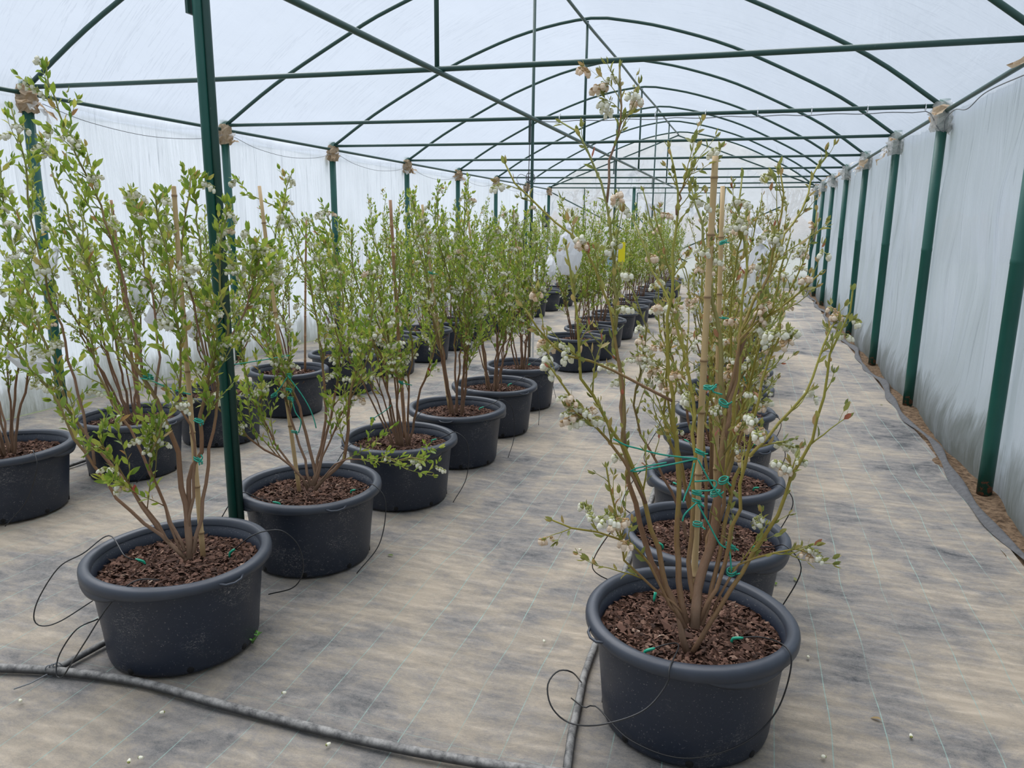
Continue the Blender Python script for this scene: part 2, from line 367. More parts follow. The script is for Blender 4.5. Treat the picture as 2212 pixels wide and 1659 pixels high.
# ------------------------------------------------------------------ the setting
def prof(n=15):
    """roof profile (x, z) across the tunnel from left eave over the ridge to right eave"""
    left = [(XL, 2.63), (-5.03, 3.07), (-4.17, 3.51), (-3.7, 3.72), (-2.95, 3.97), (XC, HR)]
    right = [(-1.62, 4.04), (-1.1, 3.92), (-0.4, 3.69), (0.42, 3.31), (0.95, 3.02), (XR, 2.63)]
    return spline([(x, 0, z) for x, z in left+right], n)[:, (0, 2)]
PR = prof(41)
def grid(name, P, mat, kind='structure', smooth=True):
    nu, nv = P.shape[:2]; i = np.arange(nu-1)[:, None]*nv; j = np.arange(nv-1)[None, :]
    F = np.stack([i+j, i+j+1, i+nv+j+1, i+nv+j], -1).reshape(-1, 4)
    return obj(name, mesh(name, P.reshape(-1, 3), [F], mat, smooth=smooth), kind=kind)
def sm_noise(n, m, cells, seed):
    r = np.random.default_rng(seed); g = r.normal(size=(cells[0]+3, cells[1]+3))
    x = np.linspace(0, cells[0], n); y = np.linspace(0, cells[1], m)
    xi = x.astype(int); yi = y.astype(int); fx = (x-xi)[:, None]; fy = (y-yi)[None, :]
    fx = fx*fx*(3-2*fx); fy = fy*fy*(3-2*fy)
    a = g[xi][:, yi]; b = g[xi+1][:, yi]; c = g[xi][:, yi+1]; d = g[xi+1][:, yi+1]
    return (a*(1-fx)+b*fx)*(1-fy)+(c*(1-fx)+d*fx)*fy
# floor
nx, ny = 60, 170
X, Y = np.meshgrid(np.linspace(XL+0.05, XR-0.12, nx), np.linspace(YFRONT, YEND-0.02, ny), indexing='ij')
Z = -0.004+0.0035*sm_noise(nx, ny, (16, 60), 1)-0.004*np.abs(sm_noise(nx, ny, (30, 130), 2))
floor = grid('floor', np.stack([X, Y, Z], -1), 'floor'); floor['label'] = 'dusty grey woven weed mat with thin green lines'
# bare earth strip under the right wall and the grass outside
nx, ny = 10, 120
X, Y = np.meshgrid(np.linspace(XR-0.17, XR+0.22, nx), np.linspace(YFRONT, YEND, ny), indexing='ij')
Z = -0.022+0.012*sm_noise(nx, ny, (5, 80), 3)
s_ = grid('floor_soil_strip', np.stack([X, Y, Z], -1), 'soil'); s_['label'] = 'bare brown soil along the right wall'
X, Y = np.meshgrid(np.linspace(-60, 60, 60), np.linspace(-30, 90, 60), indexing='ij')
grid('ground_outside', np.stack([X, Y, -0.09+0.02*sm_noise(60, 60, (20, 20), 5)], -1), 'grass')
# roof film: over the pipes, sagging a little between frames
ny = 8*14+40
ys = np.linspace(YFRONT, YEND+0.06, ny); ph = (ys-Y1)/DY; sag = np.sin(np.pi*ph)**2
nrm = np.gradient(PR, axis=0); nrm = np.stack([-nrm[:, 1], nrm[:, 0]], -1); nrm /= np.linalg.norm(nrm, axis=1)[:, None]
wr = sm_noise(len(PR), ny, (14, 70), 8)*0.006
off = 0.034-0.030*sag[None, :]*np.sin(np.linspace(0, np.pi, len(PR)))[:, None]+wr
P = np.stack([PR[:, 0][:, None]+nrm[:, 0][:, None]*off, np.repeat(ys[None, :], len(PR), 0), PR[:, 1][:, None]+nrm[:, 1][:, None]*off], -1)
skl = np.stack([np.full(ny, XL-0.10), ys, np.full(ny, 2.50)], -1)[None]; skr = np.stack([np.full(ny, XR+0.16), ys, np.full(ny, 2.50)], -1)[None]
P = np.concatenate([skl, P, skr], 0)
grid('ceiling', P, 'roof_film')['label'] = 'milky translucent polythene roof sheet'
# side walls of film: hang outside the posts, gather in vertical folds, belly near the ground
def side(name, x0, sgn, seed, fold, belly):
    nz, ny = 26, 420
    z = np.linspace(-0.03, 2.61, nz); y = np.linspace(YFRONT, YEND+0.05, ny)
    g = np.random.default_rng(seed)
    f = sm_noise(ny, nz, (230, 3), seed).T*fold+sm_noise(ny, nz, (60, 4), seed+1).T*fold*1.4
    amp = np.clip(np.sin(np.pi*np.clip(z/2.7, 0, 1)), 0.15, 1)[:, None]
    btw = (0.5-0.5*np.cos(2*np.pi*(y-Y1-0.06)/DY))**0.6
    b = belly*np.exp(-((z-0.10)/0.30)**2)[:, None]*btw[None, :]
    x = x0+sgn*(0.065+0.03*np.sin(np.pi*(y-Y1)/DY)[None, :]**2)+f*amp-sgn*b
    lim = 0.055-(belly*btw if sgn > 0 else 0*btw)[None, :]
    x = x0+sgn*np.maximum(sgn*(x-x0), lim)
    P = np.stack([x, np.repeat(y[None, :], nz, 0), np.repeat(z[:, None], ny, 1)], -1)
    return grid(name, P, 'wall_film')
side('wall_left', XL, -1, 21, 0.006, 0.02)['label'] = 'milky polythene side wall with green algae at its foot'
side('wall_right', XR, 1, 31, 0.026, 0.11)['label'] = 'creased polythene side wall with dark damp stains low down'
def gable(name, y, mat, band=None):
    b = MB(); q = [(XL, 0)]+[tuple(p) for p in PR]+[(XR, 0)]
    rows = []
    for x, z in zip(PR[:, 0], PR[:, 1]):
        rows.append([(x, y+0.01*math.sin(9*x+3*k), zz) for k, zz in enumerate(np.linspace(-0.03, z+0.02, 18))])
    return grid(name, np.array(rows), mat)
gable('wall_back', YEND+0.05, 'end_film')['label'] = 'clearer polythene end wall with a door frame'
gable('wall_front', YFRONT-0.03, 'wall_film')
# second fold of film hanging from the last hoop
q = []
for i, (x, z) in enumerate(PR):
    wdt = 0.42+0.10*math.sin(i*0.9)+(0.25 if i < 8 or i > 32 else 0)
    d = unit([XC-x, 2.2-z]); q.append([(x+d[0]*wdt*t, YEND+0.018+0.012*math.sin(i*1.7+t*5), z+d[1]*wdt*t) for t in np.linspace(0, 1, 5)])
fl = grid('film_flap', np.array(q), 'flap_film', kind=None)
fl['label'] = 'creased fold of yellowed film hanging from the rearmost hoop'; fl['category'] = 'plastic sheet'
# rolled mat edge along the right wall
pts = [(XR-0.105+0.035*math.sin((y-Y1)*2*math.pi/DY-1.2)+0.012*math.sin(y*5.3), y, 0.004+0.006*math.sin(y*3.1)**2) for y in np.linspace(1.2, YEND-0.1, 220)]
b = MB()
P = np.array(pts); wv = np.array([[-0.040, -0.012], [-0.022, 0.002], [0.0, 0.011], [0.016, 0.015], [0.024, 0.006], [0.020, -0.012]])
sw = (0.75+0.45*np.sin(P[:, 1]*2.7)*np.sin(P[:, 1]*4.9+1))[:, None]
V = np.stack([P[:, 0][:, None]+wv[:, 0][None, :]*sw, np.repeat(P[:, 1][:, None], 6, 1), P[:, 2][:, None]*1.6+(wv[:, 1][None, :]+0.012)*sw-0.012], -1)
e = grid('mat_edge', V, 'mat_edge', kind=None); e['label'] = 'turned-up black edge of the weed mat along the right wall'; e['category'] = 'mat edge'

# ------------------------------------------------------------------ steel frame
# joints solved from the photo, one Y per side
LPX = {1: (52, 184), 2: (490, 270), 3: (714, 318), 4: (878, 350), 5: (988, 370), 6: (1070, 387), 7: (1138, 399), 8: (1185, 410)}
RPX = {2: (2035, 218), 3: (1940, 290.5), 4: (1872, 334), 5: (1830, 359), 6: (1800, 376), 7: (1780, 391), 8: (1766, 401)}
YLf = {k: 0.5*(FY(k)-0.08)+0.5*pX(x, y, XL)[1] for k, (x, y) in LPX.items()}
YRf = {k: 0.5*(FY(k)+0.08)+0.5*pX(x, y, XR)[1] for k, (x, y) in RPX.items()}
YLf[0] = FY(0)-0.08; YRf[0] = FY(0)+0.08; YRf[1] = FY(1)+0.09
ordn = {0: 'nearest', 1: 'second', 2: 'third', 3: 'fourth', 4: 'fifth', 5: 'sixth', 6: 'seventh', 7: 'eighth', 8: 'rearmost'}
post_me = MB().tube([(0, 0, -0.02), (0, 0, 0.3), (0, 0, 1.4), (0, 0, 1.405), (0, 0, 1.43), (0, 0, 1.435), (0, 0, 2.70)], [0.0435, 0.0435, 0.0435, 0.045, 0.045, 0.0435, 0.0435], 20).mesh('post', 'steel')
def crumple(name, seed, size, mats):
    """tape and film wrapped round a joint: an uneven sleeve with loose tatters"""
    g = np.random.default_rng(seed); b = MB()
    seg, rows = 14, 9
    th = np.arange(seg)*2*math.pi/seg
    z = np.linspace(-1, 1, rows)
    r = (0.062+0.012*g.normal(size=(rows, seg)))*size*(1-0.25*np.abs(z)[:, None]**2)
    V = np.stack([r*np.cos(th), r*np.sin(th), np.repeat(z[:, None], seg, 1)*0.085*size+0.008*g.normal(size=(rows, seg))], -1).reshape(-1, 3)
    i = np.arange(rows-1)[:, None]*seg; j = np.arange(seg)[None, :]; k = (j+1) % seg
    b.add(V, None, np.stack([i+j, i+k, i+seg+k, i+seg+j], -1).reshape(-1, 4), 0, 0)
    for t in range(7):
        a = g.uniform(0, 6.28); p = np.array([math.cos(a)*0.06, math.sin(a)*0.06, g.uniform(-0.06, 0.06)])*size
        d = unit([math.cos(a), math.sin(a), g.uniform(-1.4, 0.3)])*g.uniform(0.05, 0.13)*size; s2 = unit(np.cross(d, [0, 0, 1]))*g.uniform(0.02, 0.045)*size
        q = []
        for u in np.linspace(0, 1, 5): q += [p+d*u-s2*(1-0.6*u)+g.normal(size=3)*0.008, p+d*u+g.normal(size=3)*0.012, p+d*u+s2*(1-0.6*u)+g.normal(size=3)*0.008]
        f = [[3*u+c, 3*u+c+1, 3*u+c+4, 3*u+c+3] for u in range(4) for c in (0, 1)]
        b.add(np.array(q), None, f, 0, 1 if t % 2 else 0)
    return b.mesh(name, mats, smooth=False)
wraps = [crumple('joint_wrap', s, 1.0, ['tape_brown', 'tape_clear']) for s in (1, 2, 3)]
wclear = [crumple('joint_wrap', s, 1.15, ['tape_clear', 'tape_brown']) for s in (4, 5)]
for k in range(0, 9):
    yl, yr = YLf[k], YRf[k]; yc = (yl+yr)/2
    t = obj('hoop_frame', None, loc=(XC, yc, 0), cat='greenhouse frame', group='steel hoop frames of the tunnel',
            label='green steel hoop frame of posts, arch and crossbar, %s from the camera' % ordn[k] if k < 8 else 'green steel hoop frame against the end wall, farthest from the camera')
    for x, y in ((XL, yl), (XR, yr)): obj('post', post_me, t, (x-XC, y-yc, 0))
    ypro = np.interp(PR[:, 0], [XL, XR], [yl, yr])
    P = np.stack([PR[:, 0]-XC, ypro-yc, PR[:, 1]], -1)
    obj('arch', MB().tube(P, 0.0195, 10).mesh('arch', 'pipe'), t)
    cx = np.linspace(XL+0.04, XR-0.04, 9); cz = HE-0.012*np.sin(np.linspace(0, math.pi, 9))
    obj('crossbar', MB().tube(np.stack([cx-XC, np.interp(cx, [XL, XR], [yl, yr])-yc, cz], -1), 0.0185, 10).mesh('crossbar', 'pipe'), t)
    if k % 2 == 1:
        obj('king_post', MB().tube([(0, 0, HE-0.02), (0, 0, HR-0.03)], 0.0165, 10).mesh('king_post', 'pipe'), t)
    for x, y, sgn in ((XL, yl, 1), (XR, yr, -1)):
        if (k == 3 and sgn > 0) or k == 0: pass
        o = obj('joint_wrap', (wclear if (k*3+(sgn > 0)) % 3 == 0 else wraps)[k % 2], t, (x-XC+0.01*sgn, y-yc, 2.55), rz=k*1.3+sgn, label='crumpled brown tape and film around the joint')
        s = 1.25 if k > 0 else 1; o.scale = (s, s, s)
def straight(name, a, b_, r, label, cat, mat='pipe', sides=10, n=2, group=None):
    a = np.array(a, float); b_ = np.array(b_, float)
    return obj(name, MB().tube(a+(b_-a)*np.linspace(0, 1, n)[:, None]-a, r, sides).mesh(name, mat), None, a, label=label, cat=cat, group=group)
rp = [(XC, FY(-1), HR-0.045)]+[(XC, FY(k)+0.005*k, HR-0.045-(0.02 if k % 2 else 0)) for k in range(0, 9)]
tube_thing('ridge_pipe', rp, 0.0185, 'pipe', 'long green ridge pipe under the top of the roof', 'pipe', n=40)
straight('purlin_pipe', (XC+0.04, FY(-1), HE-0.045), (XC+0.04, YEND, HE-0.04), 0.0185, 'long green purlin pipe below the crossbars along the middle of the tunnel', 'pipe', n=12)
straight('eave_pipe', (XL-0.005, FY(-1), 2.60), (XL-0.005, YEND, 2.60), 0.0185, 'green eave pipe along the top of the left wall', 'pipe', n=12)
straight('eave_pipe', (XR+0.01, FY(-1), 2.60), (XR+0.01, YEND, 2.60), 0.0185, 'green eave pipe along the top of the right wall', 'pipe', n=12)
# centre posts
def centre_post(k, label):
    y = FY(k); t = obj('centre_post', None, loc=(XC, y, 0), label=label, cat='post', group='posts along the middle of the tunnel')
    obj('pole', MB().tube([(0, 0, 0), (0, 0, HR-0.07)], 0.0155 if k else 0.0185, 12).mesh('pole', 'steel' if k == 0 else 'pipe'), t)
    if k == 0: obj('inner_pipe', MB().tube([(0.022, 0.022, 0), (0.022, 0.022, 2.4), (0.022, 0.022, HR-0.08)], 0.0175, 12).mesh('inner_pipe', 'pipe'), t)
    obj('clamp_plate', MB().box((-0.03, 0.0, HE-0.14), (0.012, 0.05, 0.22)).mesh('clamp_plate', 'pipe', smooth=False), t)
    return t
centre_post(0, 'dark green double pipe post in the left foreground')
centre_post(2, 'thin green centre post behind the sixth pot of the middle row')
centre_post(4, 'thin green centre post further back, fifth hoop, behind bushes')
centre_post(6, 'farthest thin green centre post near the end wall')
# end wall: door frame, studs, braces
ye = YEND-0.05
def endp(x, y): return pY(x, y, ye)
dl = endp(1370, 408); dr = endp(1564, 405)
t = obj('door_1', None, loc=(dl[0], ye, 0), kind='structure', label='closed film door with green frame in the end wall')
wd = dr[0]-dl[0]
for x in (0, wd): obj('door_post', MB().tube([(x, 0, 0), (x, 0, HE+0.02)], 0.045, 12).mesh('door_post', 'steel'), t)
obj('door_leaf_frame', MB().tube([(0.09, 0.05, 0.05), (0.09, 0.05, 2.50), (wd-0.09, 0.05, 2.50), (wd-0.09, 0.05, 0.05)], 0.018, 8).mesh('door_leaf_frame', 'steel', smooth=False), t)
obj('door_brace', MB().tube([(0.1, 0.05, 1.9), (wd*0.55, 0.05, 0.4)], 0.016, 8).mesh('door_brace', 'steel'), t)
obj('hinge', MB().box((0.05, 0.02, 2.1), (0.06, 0.06, 0.18)).mesh('hinge', 'steel', smooth=False), t)
for px, lb in ((1262, 'thin stud in the end wall left of the door'), (1336, 'thin stud in the end wall just left of the door post'), (1437, 'thin stud in the middle of the end wall door')):
    a = endp(px, 410); straight('wall_stud', (a[0], ye+0.06, 0), (a[0], ye+0.06, HE), 0.016, lb, 'stud', group='end wall studs')
a, b2 = endp(1192, 416), endp(1352, 498); straight('brace_pipe', a, b2+(b2-a)*0.8, 0.018, 'diagonal brace pipe on the left half of the end wall', 'pipe', group='end wall braces')
a, b2 = endp(1686, 447), endp(1505, 524); straight('brace_pipe', a, b2+(b2-a)*0.5, 0.018, 'diagonal brace pipe on the right half of the end wall', 'pipe', group='end wall braces')
straight('gable_rafter', (XC, YEND-0.03, HR-0.08), (XL+0.1, YEND-0.03, HE+0.05), 0.018, 'straight left gable rafter at the end wall', 'pipe', group='gable rafters')
straight('gable_rafter', (XC, YEND-0.03, HR-0.08), (XR-0.1, YEND-0.03, HE+0.05), 0.018, 'straight right gable rafter at the end wall', 'pipe', group='gable rafters')
for i, (x0, x1) in enumerate(((1393, 1411), (1413, 1429))):
    a, b2 = endp(x0, 440), endp(x1, 466); c = (a+b2)/2
    obj('paper_sheet', MB().box((0, 0, 0), (b2[0]-a[0], 0.004, a[2]-b2[2])).mesh('paper_sheet', 'paper', False), None, (c[0], ye+0.03, c[2]), label='white paper sheet on the end door, %s of two' % ('left' if i == 0 else 'right'), cat='paper', group='papers on the door')

# ------------------------------------------------------------------ outside, seen dimly through the end film
def bare_tree(x, y, h, seed, label):
    g = np.random.default_rng(seed); b = MB()
    def rec(p, d, l, r, lev):
        P = [p]; 
        for i in range(4): d = unit(d+g.normal(size=3)*0.12+np.array([0, 0, 0.05])); P.append(P[-1]+d*l/4)
        b.tube(P, np.linspace(r, r*0.6, 5), 5 if lev < 2 else 3, cap=False)
        if lev < 4:
            for i in range(4 if lev else 6): rec(P[2+i % 3], unit(d+g.normal(size=3)*0.55), l*g.uniform(0.5, 0.72), r*0.5, lev+1)
    rec(np.zeros(3), np.array([0, 0, 1.0]), h*0.42, h*0.022, 0)
    obj('bare_tree', b.mesh('bare_tree', 'bare_wood'), None, (x, y, -0.1), label=label, cat='tree', group='bare trees outside')
bare_tree(0.9, 37, 6.0, 3, 'bare tree dimly seen through the end wall, right of the bamboo stake')
bare_tree(-4.5, 40, 5.6, 4, 'bare tree dimly seen through the film door')
bare_tree(-9.0, 42, 6.5, 5, 'bare tree dimly seen through the left part of the end wall')
b = MB(); g = np.random.default_rng(9)
for i in range(26):
    x = -16+i*1.3; b.lathe([(0.01, 0), (1.0+0.2*g.normal(), 0.2), (1.1, 1.2), (0.8, 2.0+0.3*g.normal()), (0.01, 2.6)], 7); b.V[-1] += np.array([x, 46+g.normal(), -0.1])
obj('hedge', b.mesh('hedge', 'hedge'), label='brown leafless hedge outside beyond the end wall', cat='hedge')

# ------------------------------------------------------------------ plant pots
R0, HP, SOIL = 0.335, 0.375, 0.298
pb = MB().lathe([(0.02, 0.0), (0.255, 0.0), (0.268, 0.006), (0.272, 0.02), (0.281, 0.12), (0.300, 0.30), (0.306, 0.352), (0.297, 0.352), (0.290, 0.30), (0.286, SOIL-0.03)], 56)
pot_me = pb.mesh('pot', 'pot')
rb_ = MB().lathe([(0.302, 0.336), (0.326, 0.334), (0.3355, 0.335), (0.3385, 0.338), (0.3392, 0.352), (0.3370, 0.3640), (0.3300, 0.3715), (0.3180, 0.3750), (0.3060, 0.3735), (0.2985, 0.3660), (0.2945, 0.3500)], 72)
v = rb_.V[0]; a = np.arctan2(v[:, 1], v[:, 0]); r = np.hypot(v[:, 0], v[:, 1])
k = 0.004*np.cos(2*a)*(v[:, 2] > 0.34)*(r > 0.3); v[:, 2] += k
rim_me = rb_.mesh('rim', 'rim')
def arc_strip(r0, r1, z0, z1, a0, a1, n=14, fade=True):
    q = []; f = []
    for i, t in enumerate(np.linspace(a0, a1, n)):
        s = max(0.0, math.sin(math.pi*i/(n-1)))**0.5 if fade else 1.0
        for rr, zz in ((r0, z0), (r0+(r1-r0)*s, z0+(z1-z0)*s*0.7), (r0+(r1-r0)*s-0.003, z0+(z1-z0)*s), (r0-0.006, z0+(z1-z0)*s*0.6)): q.append((rr*math.cos(t), rr*math.sin(t), zz))
    for i in range(n-1):
        for c in range(3): f.append([4*i+c, 4*i+c+1, 4*i+c+5, 4*i+c+4])
    return q, f
gq, gf = arc_strip(0.333, 0.340, 0.347, 0.312, -0.45, 0.45)
grip_me = MB().add(gq, None, gf).mesh('grip_tab', 'rim')
ear_me = MB().tube([(0.330, -0.05, 0.352), (0.348, -0.03, 0.346), (0.354, 0, 0.344), (0.348, 0.03, 0.346), (0.330, 0.05, 0.352)], 0.0045, 6).mesh('ear', 'rim')
hb = MB(); hb.tube([(0.2735, 0, 0.022), (0.266, 0, 0.022)], 0.0125, 10)
hole_me = hb.mesh('drain_hole', 'hole')
mu = MB(); g = np.random.default_rng(3)
rr = np.linspace(0, 0.290, 12)[1:]; th = np.arange(40)*2*math.pi/40
V = [(0, 0, SOIL+0.012)]
for r_ in rr:
    for t in th: V.append((r_*math.cos(t), r_*math.sin(t), SOIL+0.012*(1-(r_/0.29)**2)+0.004*g.normal()))
f3 = [[0, 1+i, 1+(i+1) % 40] for i in range(40)]; f4 = [[1+j*40+i, 1+j*40+40+i, 1+j*40+40+(i+1) % 40, 1+j*40+(i+1) % 40] for j in range(10) for i in range(40)]
mulch_me = MB().add(V, f3, f4).mesh('bark_mulch', 'mulch')
def chips(n, seed, big=1.0):
    g = np.random.default_rng(seed); b = MB()
    base = np.array([[-.5, -.3, 0], [.1, -.5, .1], [.5, -.1, 0], [.35, .4, .1], [-.3, .42, 0], [-.1, 0, .32]])
    f = [[0, 1, 5], [1, 2, 5], [2, 3, 5], [3, 4, 5], [4, 0, 5]]
    for i in range(n):
        r_ = 0.283*math.sqrt(g.uniform()); t = g.uniform(0, 6.283)
        s = g.gamma(4, 0.0034)*big*np.array([1.25, g.uniform(0.45, 0.9), 0.8])
        e = g.normal(size=2)*0.45; a = g.uniform(0, 6.28)
        Rm = np.array(Matrix.Rotation(a, 3, 'Z') @ Matrix.Rotation(e[0], 3, 'X') @ Matrix.Rotation(e[1], 3, 'Y'))
        v = (base+g.normal(size=(6, 3))*0.07)*s@Rm.T+[r_*math.cos(t), r_*math.sin(t), SOIL+0.012*(1-(r_/0.29)**2)+g.uniform(0.001, 0.007)]
        b.add(v, f, None, g.beta(1.6, 2.2))
    return b.mesh('bark_chips', 'chips', smooth=False, attr='rnd')
chips_near = chips(3200, 1, 0.95); chips_far = chips(900, 2, 1.5)

# ------------------------------------------------------------------ leaves and flowers
def leaf_geo(fold, curl):
    S = [0, 0.32, 0.70, 1.0]; Wd = [0, 0.195, 0.165, 0]
    mid = [(0, s, -curl*s*s) for s in S]
    le = [(-Wd[i], S[i]-0.0, -curl*S[i]**2+fold*Wd[i]) for i in (1, 2)]; ri = [(Wd[i], S[i], -curl*S[i]**2+fold*Wd[i]) for i in (1, 2)]
    V = np.array(mid+le+ri); F3 = [[0, 1, 4], [2, 3, 5], [0, 6, 1], [2, 7, 3]]; F4 = [[1, 2, 5, 4], [1, 6, 7, 2]]
    return V, np.array(F3), np.array(F4)
LG = [leaf_geo(0.35, 0.10), leaf_geo(0.6, 0.22), leaf_geo(0.15, -0.08)]
leaf_me = {c: [mesh('leaf', v, [f3, f4], 'leaf_'+c) for v, f3, f4 in LG] for c in ('green', 'olive', 'red')}
def frame_mat(d, n):
    y = unit(d); x = unit(np.cross(y, n)); z = np.cross(x, y); return np.stack([x, y, z], -1)
def bell(b, p, d, s, mp, mc, sides=6):
    """one urn-shaped flower hanging along d from its calyx at p"""
    R_ = frame_mat(d, unit(np.cross(d, [0.31, 0.2, 0.9])+1e-3))
    R_ = np.stack([R_[:, 0], R_[:, 2], R_[:, 1]], -1)
    def ring(prof):
        t = MB().lathe(prof, sides); return t
    t = ring([(0.05, 0), (0.36, 0.10), (0.46, 0.42), (0.40, 0.78), (0.25, 0.95), (0.34, 1.06), (0.16, 0.98)]); b.add(t.V[0]*s@R_.T+p, None, t.F4[0], 0, mp)
    t = ring([(0.04, -0.22), (0.22, -0.12), (0.40, 0.08), (0.30, 0.14)]); b.add(t.V[0]*s@R_.T+p, None, t.F4[0], 0, mc)
def cluster(seed, nb, s, mats):
    """a raceme about one unit (metre-scaled) long along +Y"""
    g = np.random.default_rng(seed); b = MB(); Ln = s*nb*0.42
    ax = [(0, 0, 0), (0, Ln*0.5, -0.1*Ln), (0, Ln, -0.35*Ln)]; b.tube(spline(ax, 5), 0.0011, 4, 0, True, 1)
    for i in range(nb):
        t = (i+0.6)/nb; p = np.array([0, Ln*t, -0.35*Ln*t*t]); a = g.uniform(-2.4, 2.4)
        o = np.array([math.sin(a)*0.75, 0.15*g.normal(), -0.45+0.45*math.cos(a)])*s*1.05
        d = unit(np.array([o[0]*0.7, s*0.1, -s*1.0-abs(o[2])*0.2])); q = p+o*0.8
        b.tube([p, q], 0.0008, 3, 0, False, 1)
        bell(b, q, d, s*g.uniform(0.85, 1.15), 0, 1)
    return b.mesh('flower_cluster', mats)
CL = {'white': [cluster(i, n, 0.0140, ['petal_white', 'calyx']) for i, n in ((1, 5), (2, 7), (3, 8))],
      'pink': [cluster(i, n, 0.0135, ['petal_pink', 'calyx_brown']) for i, n in ((4, 5), (5, 7))]}
def far_cluster(b, p, s, g, mi=0):
    for i in range(4):
        c = np.asarray(p)+g.normal(size=3)*0.013*s
        o = np.array([[1, 0, 0], [-1, 0, 0], [0, 1, 0], [0, -1, 0], [0, 0, 1.2], [0, 0, -1.2]])*0.0062*s
        b.add(o+c, [[0, 2, 4], [2, 1, 4], [1, 3, 4], [3, 0, 4], [2, 0, 5], [1, 2, 5], [3, 1, 5], [0, 3, 5]], None, 0, mi)

# ------------------------------------------------------------------ bush generator
class Cane:
    def __init__(s): s.b = MB(); s.leaves = []; s.flowers = []
def shoot(cn, P, r0, r1, lev, g, cf, t0, t1, sides):
    n = len(P); tt = np.linspace(t0, t1, n)
    rad = r0+(r1-r0)*np.linspace(0, 1, n)**0.8
    cn.b.tube(P, rad, sides, tt, cap=True)
    seg = np.linalg.norm(np.diff(P, axis=0), axis=1); D = np.r_[0, np.cumsum(seg)]; Ln = D[-1]
    def at(s):
        i = min(max(np.searchsorted(D, s, side='right')-1, 0), n-2); f = (s-D[i])/(seg[i]+1e-9)
        return P[i]+(P[i+1]-P[i])*f, unit(P[i+1]-P[i]), tt[i]+(tt[i+1]-tt[i])*f, rad[i]
    # leaves
    s = Ln*(cf['bare'] if lev == 0 else 0.12); ang = g.uniform(0, 6.28)
    sp = cf['lsp']*(1.25 if lev == 0 else 1.0)
    while s < Ln:
        p, d, _, rr = at(s); ang += 2.4+g.normal()*0.4
        a = unit(np.cross(d, [0.3, 0.5, 0.81])); bb = np.cross(d, a)
        o = a*math.cos(ang)+bb*math.sin(ang)
        ld = unit(o*g.uniform(0.45, 1.0)+d*g.uniform(0.6, 1.2)+np.array([0, 0, 0.2]))
        sz = cf['lsz']*g.uniform(0.55, 1.25)
        if g.uniform() < cf['lpr']: cn.leaves.append((p+o*rr, ld, unit(d+o*0.1+g.normal(size=3)*0.25), sz, g.uniform()))
        s += sp*g.uniform(0.6, 1.4)
    # tuft at the tip
    p, d, _, rr = at(Ln*0.999)
    for i in range(3):
        o = unit(g.normal(size=3)); cn.leaves.append((p, unit(d*1.2+o*0.6), unit(o), cf['lsz']*g.uniform(0.5, 1.0), g.uniform()))
    if lev > 0 and g.uniform() < cf['fpr'] or (lev == 0 and g.uniform() < cf['fpr']*0.6):
        for i in range(g.integers(1, 3)):
            p, d, _, rr = at(Ln*g.uniform(0.55, 1.0)); o = g.normal(size=3)*0.5
            cn.flowers.append((p, unit(d*0.5+o+np.array([0, 0, -0.15])), g.uniform(0.8, 1.15)*cf.get('fsc', 1.1)))
    if lev >= 2: return
    nl = cf['lat'] if lev == 0 else cf['tw']
    nl = max(0, int(round(nl*g.uniform(0.7, 1.3)*(1 if lev == 0 else min(1.3, Ln/0.28)))))
    for i in range(nl):
        f = (cf['lt0']+(0.97-cf['lt0'])*(i+g.uniform())/max(nl, 1)) if lev == 0 else g.uniform(0.2, 0.92)
        p, d, tc, rr = at(Ln*f)
        o = g.normal(size=3); o = unit(o-d*(o@d)); o = unit(o+np.array([0, 0, 0.25]))
        dd = unit(d*g.uniform(0.75, 1.25)+o*g.uniform(0.35, 0.85))
        l = (cf['llen']*g.uniform(0.45, 1.25)*(1.25-0.90*f)) if lev == 0 else Ln*g.uniform(0.25, 0.55)
        Q = [p]; m = 5 if lev == 0 else 4
        for j in range(m):
            dd = unit(dd+np.array([0, 0, cf['upb']])+g.normal(size=3)*0.13); Q.append(Q[-1]+dd*l/m)
        ra = min(rr*0.6, 0.0034 if lev == 0 else 0.002)
        shoot(cn, np.array(Q), ra, ra*0.5, lev+1, g, cf, min(1, tc+0.12), 1.0, 5 if cf['near'] and lev == 0 else 3)
def auto_canes(g, h, n, spread, lean=(0, 0)):
    out = []
    for i in range(n):
        a = 2*math.pi*(i+g.uniform(-0.35, 0.35))/n; tl = spread*g.uniform(0.35, 1.1)
        H = (h-SOIL)*g.uniform(0.72, 1.04)
        p0 = np.array([math.cos(a), math.sin(a), 0])*g.uniform(0.01, 0.05)+[0, 0, SOIL-0.01]
        e = np.array([math.cos(a)*tl+lean[0], math.sin(a)*tl+lean[1], H]); bw = g.normal(size=3)*0.05
        out.append(([p0, p0+e*[0.20, 0.20, 0.22]+bw*0.4, p0+e*[0.48, 0.48, 0.5]+bw, p0+e*[0.78, 0.78, 0.78]-bw*0.5, p0+e], g.uniform(0.006, 0.0105)))
    return out
CF = dict(bare=0.45, lsp=0.020, lsz=0.036, lpr=0.9, fpr=0.22, lat=9, tw=2.6, lt0=0.32, llen=0.34, upb=0.10, near=True)
bushes = {}
